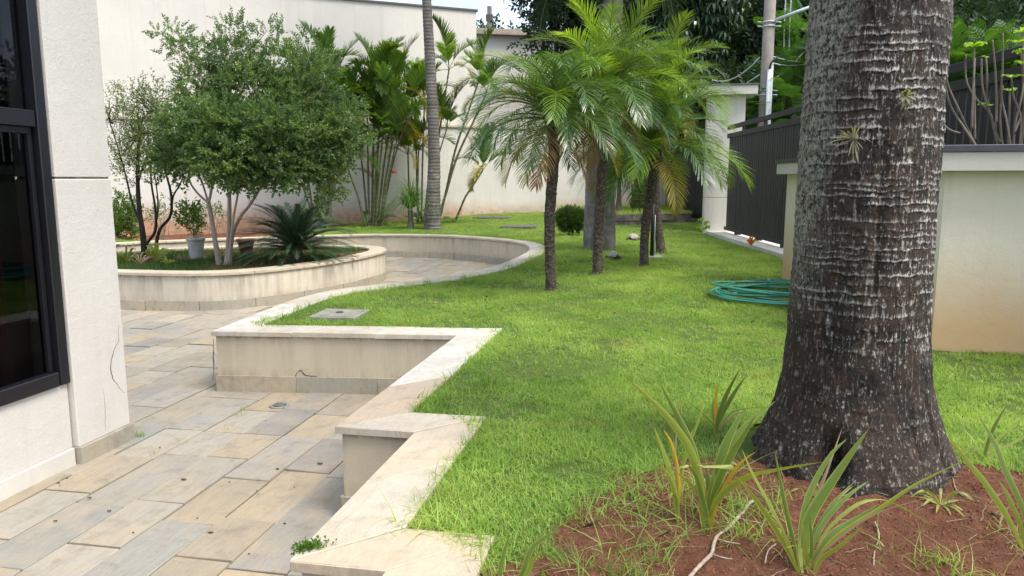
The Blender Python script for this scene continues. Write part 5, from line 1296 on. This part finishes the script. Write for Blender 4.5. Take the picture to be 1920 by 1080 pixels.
# concrete covers
def cover(px,py,s,label,name='inspection_cover', knob=True, mat='concrete', h=.03):
    b = at(px,py,z=.455); b.z = gzf(b.x,b.y)+.028; root = empty(name, b, .05, label, 'cover')
    mb = MB(); mb.bbox(-s,s,-s*.95,s*.95,-.03,0,.006); mb.build('slab', M[mat], root)
    mb = MB(); 
    for x0,x1,y0,y1 in ((-s-.035,-s-.006,-s,s),(s+.006,s+.035,-s,s),(-s-.035,s+.035,-s-.035,-s-.006),(-s-.035,s+.035,s+.006,s+.035)): mb.bbox(x0,x1,y0,y1,-.03,-.004,.003)
    mb.build('frame', M[mat], root)
    if knob: mb = MB(); mb.tube([(0,0,-.002),(0,0,.008)],[.035,.03],14); mb.build('knob', M['mortar'], root)
cover(637,588,.155,'square concrete inspection cover set in the lawn near the curved wall')
cover(925,416,.42,'left dark inspection cover in the far lawn near the boundary wall', mat='capdark')
cover(975,427,.36,'flat inspection cover in the far lawn right of the darker one', knob=False, mat='capdark')
# drain in the paving
b = at(524,760,z=0); root = empty('floor_drain', (b.x,b.y,0), 0, 'small round metal drain let into the paving', 'drain')
mb = MB(); mb.tube([(0,0,-.004),(0,0,.004)],[.068,.066],24); mb.build('ring', M['concrete'], root)
mb = MB(); mb.tube([(0,0,.0041),(0,0,.0055)],[.048,.047],20); mb.build('grate', M['black'], root)
mb = MB()
for k in range(-2,3): mb.box(-.04,.04,k*.016-.003,k*.016+.003,.0057,.008)
mb.build('bar', M['concrete'], root)
# post on a flat base by the date palm
b = at(1222,481,z=.452); b.z = gzf(b.x,b.y)+.01; root = empty('garden_post', b, 0, 'thin dark post on a flat round base behind the short date palm', 'post')
mb = MB(); mb.tube([(0,0,0),(0,0,.012),(0,0,.02)],[.16,.16,.15],24); mb.build('base', M['concrete'], root)
mb = MB(); mb.tube([(0,0,.018),(0,0,.75)],[.028,.026],10); mb.build('pole', M['fence'], root, True)
mb = MB(); mb.tube([(.034,0,.018),(.034,0,.6)],[.006,.006],6); mb.build('cable', M['conduit'], root, True)

# tortoises
def tortoise(px,py,s,rz,label):
    b = at(px,py,z=.46); b.z = gzf(b.x,b.y)+.015; root = empty('tortoise', b, rz, label, 'tortoise')
    V=[];F=[];n1,n2=20,9
    for j in range(n2+1):
        ph=PI/2*j/n2
        for i in range(n1):
            a=2*PI*i/n1; k=1+.035*math.cos(6*a)*math.sin(ph*2)*1.2
            V.append((s*.62*math.cos(a)*math.cos(ph)*k*(1.04 if j==0 else 1), s*.48*math.sin(a)*math.cos(ph)*k*(1.04 if j==0 else 1), s*(.16+.42*math.sin(ph))*(1+.03*math.cos(5*a+j))))
    for j in range(n2):
        for i in range(n1): F.append((j*n1+i,j*n1+(i+1)%n1,(j+1)*n1+(i+1)%n1,(j+1)*n1+i))
    link(bpy.data.objects.new('shell', mesh_from('shell',V,F,M['shell'],True)), root)
    mb = MB(); mb.tube([(0,0,s*.08),(0,0,s*.17)],[s*.40,s*.46],18); 
    mb.tube([(s*.42,0,s*.15),(s*.62,0,s*.20),(s*.78,0,s*.26),(s*.88,0,s*.25)],[s*.10,s*.09,s*.11,s*.05],10)
    for sx in (-1,1):
        for sy in (-1,1): mb.tube([(sx*s*.33,sy*s*.25,s*.18),(sx*s*.46,sy*s*.40,s*.10),(sx*s*.50,sy*s*.44,-s*.02)],[s*.11,s*.10,s*.11],8)
    mb.tube([(-s*.5,0,s*.14),(-s*.66,0,s*.08)],[s*.05,s*.015],6)
    mb.build('body', M['skin'], root, True)
tortoise(1150,482,.17,R(-60),'nearer grey tortoise on the lawn beside the thick palm trunk')
tortoise(1187,448,.20,R(-110),'farther tortoise on the lawn near the raised bed')

# exposed root and a few twigs
P = [at(x,y,z=.46) for x,y in ((1418,944),(1408,948),(1396,957),(1383,973),(1365,990),(1352,1000),(1342,1008),(1338,1020),(1334,1032),(1322,1048),(1308,1060),(1292,1074))]
b = Vector((P[0].x,P[0].y,gzf(P[0].x,P[0].y)+.004)); root = empty('tree_root', b, 0, 'pale winding root lying on the red earth left of the big palm', 'root')
for p in P: p.z = gzf(p.x,p.y)+random.uniform(.006,.016)
mb = MB(); mb.tube(catmull([p-b for p in P],.012),.0058, 7, True, .5, .35)
for k in (3,6,8): q=P[k]-b; mb.tube(catmull([q,q+Vector((.03,-.02,.002)),q+Vector((.07,-.015,-.004))],.01),.0025,5)
mb.build('root', M['root'], root, True)
for (pts,lb) in (([(1785,905),(1792,930),(1812,945),(1835,950)],'thin pale root curling beside the palm foot on the right'),([(1640,985),(1648,1010),(1640,1035),(1638,1060)],'short forked pale root in the open red earth'),([(1435,1050),(1440,1030),(1455,1018)],'tiny pale root at the left of the wide flax plant')):
    P=[at(x,y,z=.46) for x,y in pts]; 
    for p in P: p.z=gzf(p.x,p.y)+.006
    root = empty('tree_root', P[0], 0, lb, 'root'); mb=MB(); mb.tube(catmull([p-P[0] for p in P],.01),.0022,5,True,.5,.3); mb.build('root', M['root'], root)

# weeds in the paving joints and dead leaves
def weed(x, y, n_, h, label, z=0):
    root = empty('joint_weed', (x,y,z), 0, label, 'weed'); r = random.Random(int(abs(x*1000))); mb = MB()
    t = tuft('w', n_, .03, h*.4, h, .004, M['grass'], 1.4, 3, int(abs(y*100))); o = bpy.data.objects.new('blades', t.data); link(o, root)
for (px_,py_,n_,h,lb) in ((262,818,26,.07,'green weed at the corner foot of the white pillar'),(447,778,14,.045,'tuft of weed in the paving joint near the drain'),(458,768,10,.04,'weed tuft just behind another in the same paving joint'),(425,806,8,.03,'small weed in the cross joint of the paving'),(480,806,8,.03,'thin weed on the transverse joint left of the stepped wall'),(555,735,14,.04,'green weed at the foot of the wall face below its crack'),(688,735,10,.05,'weed at the wall foot near the inner corner'),(290,853,6,.05,'single grass stem in the joint beside the pillar')):
    p = at(px_,py_,z=0); weed(p.x,p.y,n_,h,lb)
p = at(578,1030,z=.45); root = empty('moss_clump', (p.x,p.y,.45), 0, 'green clump of tiny leaves growing on the nearest coping corner', 'weed')
P_ = np.array([(random.gauss(0,.024),random.gauss(0,.009),random.uniform(0,.012)) for _ in range(90)]); ca,sa=math.cos(.55),math.sin(.55); P_ = np.stack([P_[:,0]*ca-P_[:,1]*sa,P_[:,0]*sa+P_[:,1]*ca,P_[:,2]],-1)
V,F,T = place([shoot_tmpl(6,.018,.010,.006,90,True)], P_, np.random.default_rng(1).normal(size=(90,3))+np.array([0,0,1.2]), np.random.default_rng(2).uniform(.6,1.2,90)); link(bpy.data.objects.new('leaves', mesh_from('leaves',V,F,M['broad'],False,T)), root)
r = random.Random(12)
dl = [(110,980-16,'on the tan paver by the house'),(117,960,'beside another near the house wall'),(160,935,'on the ochre paver row below the pillar')]
mb = MB(); 
for (px_,py_) in [(104,978),(110,897+10),(112,912),(126,898),(168,934),(205,959),(370,973),(482,922),(552,915),(467,1040),(534,983),(345,900),(498,790),(632,1005),(600,870),(430,905),(573,773),(590,776),(395,1000),(250,1000),(300,840),(520,880)]:
    p = at(px_,py_,z=.001); s = r.uniform(.003,.009); a = r.uniform(0,6.28)
    V = [(p.x+s*1.5*math.cos(a+k*PI/3)*(1 if k%3 else 1.5), p.y+s*math.sin(a+k*PI/3), .003+.004*(k%2)) for k in range(6)]; mb.add(V,[(0,1,2,3,4,5)])
o = mb.build('dead_leaf_litter', M['debris']); tag(o, kind='stuff')

# cracks in the rendered faces of the low walls
def facecrack(parent, A, B, px, w):
    # vertical face through plan points A, B; a thin open fissure following the marked points
    A = Vector(A); B = Vector(B); d = (B-A).normalized(); nn_ = Vector((d.y,-d.x)); V=[];F=[]; P=[]
    for x,y in px:
        q = at(x,y,D=1.0); dx,dy,dz = q.x,q.y,q.z-EYE; t = (A.x*nn_.x+A.y*nn_.y)/(dx*nn_.x+dy*nn_.y); P.append(Vector((dx*t,dy*t,EYE+dz*t)))
    R_=[]
    for i in range(len(P)-1):
        for k in range(3): R_.append(P[i].lerp(P[i+1],k/3)+Vector((random.uniform(-.003,.003),0,random.uniform(-.003,.003))))
    R_.append(P[-1])
    for i,p in enumerate(R_):
        t = (R_[min(i+1,len(R_)-1)]-R_[max(i-1,0)]).normalized(); f_ = Vector((d.x,d.y,0)); u_ = t.cross(Vector((nn_.x,nn_.y,0))).normalized(); ww = w*(.3+.7*math.sin(PI*(i+.5)/len(R_)))*random.uniform(.6,1.3)
        o = Vector((nn_.x,nn_.y,0))*.0015; l = parent.location; V += [p-u_*ww+o-l, p+u_*ww+o-l]
    for i in range(len(R_)-1): F.append((2*i,2*i+1,2*i+3,2*i+2))
    mb = MB(); mb.add(V,F); mb.build('crack', M['mortar'], parent)
rwall = [o for o in COL.objects if o.name.startswith('retaining_wall')][0]
wo = offs(PATH, .025); A_, B_ = wo[6-1], wo[6]
A_, B_ = (wo[NST], wo[NST-1])
facecrack(rwall, A_, B_, [(540,713),(552,708),(558,697),(564,694),(572,703),(590,706),(612,711)], .0035)
facecrack(rwall, A_, B_, [(400,634),(401,650),(400,668),(401,690),(399,712)], .004)
# air plants on the big palm
def airplant(px_,py_,n_,L_,label,mat='silver',w=.004):
    # sits on the bark: point on the trunk surface seen there
    z_ = at(px_,py_,Y=2.7).z; c_ = Vector((TRUNK[0]+.0,TRUNK[1])); d0 = at(px_,py_,D=1.0); dx,dy=d0.x,d0.y; R_=.243
    A_=dx*dx+dy*dy; B_=-2*(dx*c_.x+dy*c_.y); C_=c_.x**2+c_.y**2-R_*R_; s_=(-B_-math.sqrt(max(0,B_*B_-4*A_*C_)))/(2*A_)
    p = Vector((dx*s_,dy*s_,EYE+(d0.z-EYE)*s_)); nrm = Vector((p.x-c_.x,p.y-c_.y,0)).normalized()
    root = empty('air_plant', p, 0, label, 'plant'); tn = Vector((-nrm.y,nrm.x,0))
    for i in range(n_):
        a=random.uniform(0,2*PI); d=(tn*math.cos(a)+Vector((0,0,1))*math.sin(a))*.9+nrm*random.uniform(.2,.9); l=L_*random.uniform(.6,1.1)
        o = strap([Vector((0,0,0)), d*l*.4, d*l*.8+Vector((0,0,-.1*l)), d*l+Vector((0,0,-.25*l))], w, M[mat], root, n_=6)
        at_ = o.data.attributes.new('tint','FLOAT','POINT'); at_.data.foreach_set('value', np.full(len(o.data.vertices), random.random(), dtype=np.float32))
airplant(1600,262,26,.075,'wispy air plant on the left centre of the big palm trunk')
airplant(1698,180,22,.035,'pale bud like air plant high on the right of the big palm trunk', w=.010)
airplant(1690,715,20,.035,'small pale air plant low on the right of the big palm trunk')

# hanging feeder
p = at(739,322,Y=16.2); root = empty('bird_feeder', p, 0, 'tiny red hanging bird feeder in front of the cane palms', 'feeder')
mb = MB(); mb.tube([(0,0,-.03),(0,0,0),(0,0,.03)],[.05,.06,.03],10); mb.build('bowl', M['red'], root); mb = MB(); mb.tube([(0,0,.03),(.0,0,.35)],.004,4); mb.build('wire', M['black'], root)

# ------------------------------------------------------------------ beyond the fence: pole, cables, neighbour, trees
PB = at(1433,230,D=17.); pole = empty('utility_pole', (PB.x,PB.y,0), 0, 'tapered concrete utility pole with white conduit behind the fence', 'pole')
def pz(py): return at(1436,py,Y=PB.y).z
mb = MB(); mb.tube([(0,0,-.05),(0,0,3),(0,0,9)],[.15,.135,.105],20); mb.build('shaft', M['pole'], pole, True)
mb = MB(); mb.tube([(.03,-.175,0),(.03,-.165,pz(132))],[.042,.042],10); mb.build('conduit', M['conduit'], pole, True)
mb = MB(); mb.tube([(.095,-.14,0),(.09,-.13,pz(120))],[.03,.03],8); mb.build('conduit', M['conduit'], pole, True)
for py_ in (170,178,42,50): 
    z=pz(py_); mb = MB(); mb.tube([(0,0,z-.012),(0,0,z+.012)],[.152,.150],20); mb.tube([(-.14,-.02,z),(-.25,-.03,z+.01)],.015,6); mb.tube([(.14,-.02,z),(.25,-.03,z-.01)],.015,6); mb.build('band', M['conduit'], pole, True)
mb = MB(); mb.tube(catmull([(.03,-.20,pz(131)),(.06,-.23,pz(120)),(.16,-.2,pz(112)),(.2,-.12,pz(108))],.03),.022,6); mb.build('bent_pipe', M['black'], pole, True)
mb = MB(); mb.tube([(.12,-.12,pz(40)),(1.2,-.2,pz(8))],.035,8); mb.build('bracket_arm', M['conduit'], pole, True)
for (a_,b_,sag,lb) in (((1447,105),(1560,112),.1,'upper sagging cable right of the utility pole'),((1447,118),(1560,100),.15,'second sagging cable right of the utility pole'),((1424,140),(1330,172),.12,'cable sloping down left of the utility pole'),((1424,108),(1335,150),.2,'higher cable sloping left from the utility pole'),((1447,150),(1520,80),.1,'cable rising right from the utility pole')):
    A_=at(*a_,Y=PB.y); B_=at(*b_,Y=PB.y+1.5); root = empty('cable', A_, 0, lb, 'cable'); mb=MB(); Pt=[(A_.lerp(B_,i/8)-A_)-Vector((0,0,sag*4*(i/8)*(1-i/8))) for i in range(9)]; mb.tube(Pt,.014,5); mb.build('wire', M['conduit'], root, True)
for px_ in (1483,1473): 
    A_=at(px_,0,Y=PB.y+.5); root=empty('cable',A_,0,'thin hanging wire %s the trunk edge'%('close to' if px_>1480 else 'a little left of'),'cable'); mb=MB(); mb.tube([(0,0,.5),(0,0,-.6),(.02,0,-1.1)],.012,5); mb.build('wire', M['conduit'], root)

NB = at(945,80,D=32.); nb = empty('neighbour_house', (NB.x,NB.y,0), .35, 'pale neighbouring house with tiled roof seen in the gap beyond the tall wall', 'house')
mb = MB(); mb.bbox(-3.2,3.2,-2,2,0,NB.z-.1,.01); mb.build('wall', M['wall_tall'], nb)
rt = flat('faded_clay_tile', (.36,.30,.24), .9, .4, 3, .4)
for j in range(9):
    for i in range(1): mb = MB(); mb.box(-3.5,3.5,-2.3+j*.26,-2.3+(j+1)*.26+.03,NB.z-.1+j*.07,NB.z-.04+j*.07); mb.build('tile_course', rt, nb)
for j in range(9): mb = MB(); mb.box(-3.5,3.5,2.3-(j+1)*.26-.03,2.3-j*.26,NB.z-.1+j*.07,NB.z-.04+j*.07); mb.build('tile_course', rt, nb)
P2 = at(918,60,D=30.); p2 = empty('far_pole', (P2.x,P2.y,0), 0, 'far grey pole standing against the sky right of the tall wall', 'pole')
zt_ = at(918,12,Y=P2.y).z; mb = MB(); mb.tube([(0,0,0),(0,0,zt_)],[.11,.09],10); mb.build('shaft', M['capdark'], p2, True)
mb = MB(); mb.bbox(-.13,.13,-.1,.1,zt_-.55,zt_-.3,.01); mb.build('box', M['capdark'], p2)

big1 = [shoot_tmpl(12,.55,.19,.085,100+i,True,.2) for i in range(4)]
def wtree(name, base, h, blobs, n_, tm, lm, label, r0=.25, seed=0, flat_=.3, upb=.3, shell=.45, srange=(.8,1.25)):
    b = Vector(base); root = empty(name, b, 0, label, 'tree'); mb = MB(); r = random.Random(seed)
    f = Vector((0,0,h*.45)); mb.tube([(0,0,-.1),(.05,0,h*.2),f],[r0*1.3,r0,r0*.8],10)
    limbs(mb, f, [Vector(c)+Vector([r.uniform(-.5,.5)*q for q in rad]) for c,rad in blobs for _ in (0,1)], r0*.5, seed, .12, .03)
    mb.build('trunk', M['bark_dark'], root, True)
    P,D = crown_pts(blobs, n_, seed, shell, upb); V,F,T = place(tm, P, D, np.random.default_rng(seed).uniform(*srange,n_), flat_, seed)
    link(bpy.data.objects.new('crown', mesh_from('crown', V, F, lm, False, T)), root)
# umbrella tree: digitate drooping leaves
def digit(seed):
    r=random.Random(seed); V=[];F=[];T=[]
    for k in range(9):
        a=2*PI*k/9; L_=.30*r.uniform(.85,1.1); w=.085; d=Vector((math.cos(a),math.sin(a),0)); s=Vector((-d.y,d.x,0)); t=r.random()*.6+.2; b=len(V)
        P=[d*.05, d*(.05+L_*.35)+Vector((0,0,-.04)), d*(.05+L_*.62)+Vector((0,0,-.14)), d*(.05+L_*.75)+Vector((0,0,-.27))]; W=[.02,w,w*.9,.01]
        for p,w_ in zip(P,W): V += [tuple(p-s*w_/2),tuple(p+s*w_/2)]; T += [t,t]
        for j in range(3): F.append((b+2*j,b+2*j+1,b+2*j+3,b+2*j+2))
    V=np.array(V); V=np.stack([V[:,2],V[:,1],V[:,0]],-1); V[:,0]*=1   # leaf axis along +X = up when the shoot heads up
    return V,F,np.array(T)
dig = [digit(i) for i in range(3)]
ub = at(1265,60,D=21.5)
wtree('umbrella_tree',(ub.x,ub.y,0),4.6,[((0,0,ub.z-.2),(1.3,1.2,.9)),((-.9,.3,ub.z+.6),(1.3,1.1,.9)),((1.0,.2,ub.z+.9),(1.1,1,.8)),((.2,-.2,ub.z-1.1),(.8,.8,.7)),((-.2,0,ub.z+1.6),(1.6,1.2,.9))],420,dig,M['umbrella'],'umbrella tree with large drooping finger leaves right of the date palm crowns',.12,201,.0,3.0,.6,(.8,1.15))
# feathery bipinnate fronds
def feather(seed):
    r=random.Random(seed); V=[];F=[];T=[]; Ln=.62
    for i in range(9):
        u=(i+.8)/9; x=Ln*u; pl_=.24*math.sin(PI*(.15+.8*u))
        for sg in (-1,1):
            d=Vector((.55,sg*.83,-.12)); s=Vector((.83,-sg*.55,0)); t=r.random()
            for k in range(7):
                v=(k+.5)/7; c=Vector((x,0,-.12*x*x))+d*pl_*v
                for s2 in (-1,1):
                    b=len(V); e=s*s2*.036; q=d*.012; V += [tuple(c-q),tuple(c+q),tuple(c+e+q*1.3+Vector((0,0,-.006)))]; T += [t]*3; F.append((b,b+1,b+2))
    return np.array(V),F,np.array(T)
fe_ = [feather(i) for i in range(3)]
def layered(blobs, n_, seed):
    return blobs
fb = at(1490,170,D=17.5)
wtree('feathery_tree',(fb.x+1.2,fb.y+1.0,0),3.6,[((-1.3,-1.0,fb.z-.3),(1.0,.9,.45)),((-1.0,-.6,fb.z+.55),(1.0,.9,.4)),((-.5,-.6,fb.z-1.0),(1.3,.8,.45)),((-1.7,-.7,fb.z-1.1),(.9,.8,.4)),((-.6,-.6,fb.z+1.3),(1.0,.9,.4)),((.8,-.5,fb.z+.1),(1.1,.9,.5))],620,fe_,M['feather'],'bright green feathery leaved tree right of the utility pole',.10,211,.75,.15,.3)
fb2 = at(1850,105,D=13.5)
wtree('feathery_tree',(fb2.x+.8,fb2.y+1.2,0),3.2,[((-.8,-.6,fb2.z-.25),(1.0,.8,.35)),((.2,-.6,fb2.z+.05),(1.1,.8,.32)),((.9,-.4,fb2.z-.4),(1.1,.8,.4)),((-.2,-.4,fb2.z-.75),(1.4,.8,.4)),((-1.2,-.4,fb2.z-.1),(.9,.7,.35))],620,fe_,M['feather'],'bright green feathery leaved tree over the fence right of the big palm',.10,212,.75,.15,.3)
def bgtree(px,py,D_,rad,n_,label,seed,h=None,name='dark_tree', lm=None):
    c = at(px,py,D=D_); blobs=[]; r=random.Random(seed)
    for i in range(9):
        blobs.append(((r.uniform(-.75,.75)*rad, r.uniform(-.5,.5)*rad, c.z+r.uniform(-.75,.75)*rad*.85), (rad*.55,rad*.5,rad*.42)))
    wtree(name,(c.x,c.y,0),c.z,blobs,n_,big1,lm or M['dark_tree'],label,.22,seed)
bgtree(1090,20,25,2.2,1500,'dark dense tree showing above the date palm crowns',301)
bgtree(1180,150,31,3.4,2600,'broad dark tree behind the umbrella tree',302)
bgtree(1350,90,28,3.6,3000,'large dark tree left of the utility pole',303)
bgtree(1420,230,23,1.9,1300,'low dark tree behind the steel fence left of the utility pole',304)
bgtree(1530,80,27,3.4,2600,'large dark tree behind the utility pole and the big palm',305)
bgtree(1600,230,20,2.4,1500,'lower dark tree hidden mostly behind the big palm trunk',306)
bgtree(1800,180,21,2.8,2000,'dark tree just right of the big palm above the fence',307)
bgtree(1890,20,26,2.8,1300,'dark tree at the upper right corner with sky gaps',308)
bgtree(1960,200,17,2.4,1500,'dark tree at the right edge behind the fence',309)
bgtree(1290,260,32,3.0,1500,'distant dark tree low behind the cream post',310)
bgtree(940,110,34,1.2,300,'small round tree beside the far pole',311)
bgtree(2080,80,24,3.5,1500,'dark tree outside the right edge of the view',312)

# ------------------------------------------------------------------ groups of alike things
GROUPS = {'date_palm':'small date palms on the lawn','cane_palm':'cane palms along the boundary wall','flax_plant':'flax plants round the big palm','gate_post':'cream gate posts',
    'steel_fence':'dark steel fence sections','bare_shrub':'bare shrubs behind the beige wall','inspection_cover':'inspection covers in the lawn','tortoise':'tortoises on the lawn','dark_tree':'dark trees beyond the fence',
    'feathery_tree':'feathery trees beyond the fence','cable':'cables at the utility pole','joint_weed':'weeds in the paving joints','air_plant':'air plants on the big palm trunk','leafy_shrub':'shrubs against the boundary wall',
    'strap_plant':'small plants in the curved planter','tree_root':'bare roots on the red earth','fountain_plant':'fountain leaved plants'}
for o in COL.objects:
    if o.parent is None:
        g = GROUPS.get(o.name.split('.')[0])
        if g: o['group'] = g
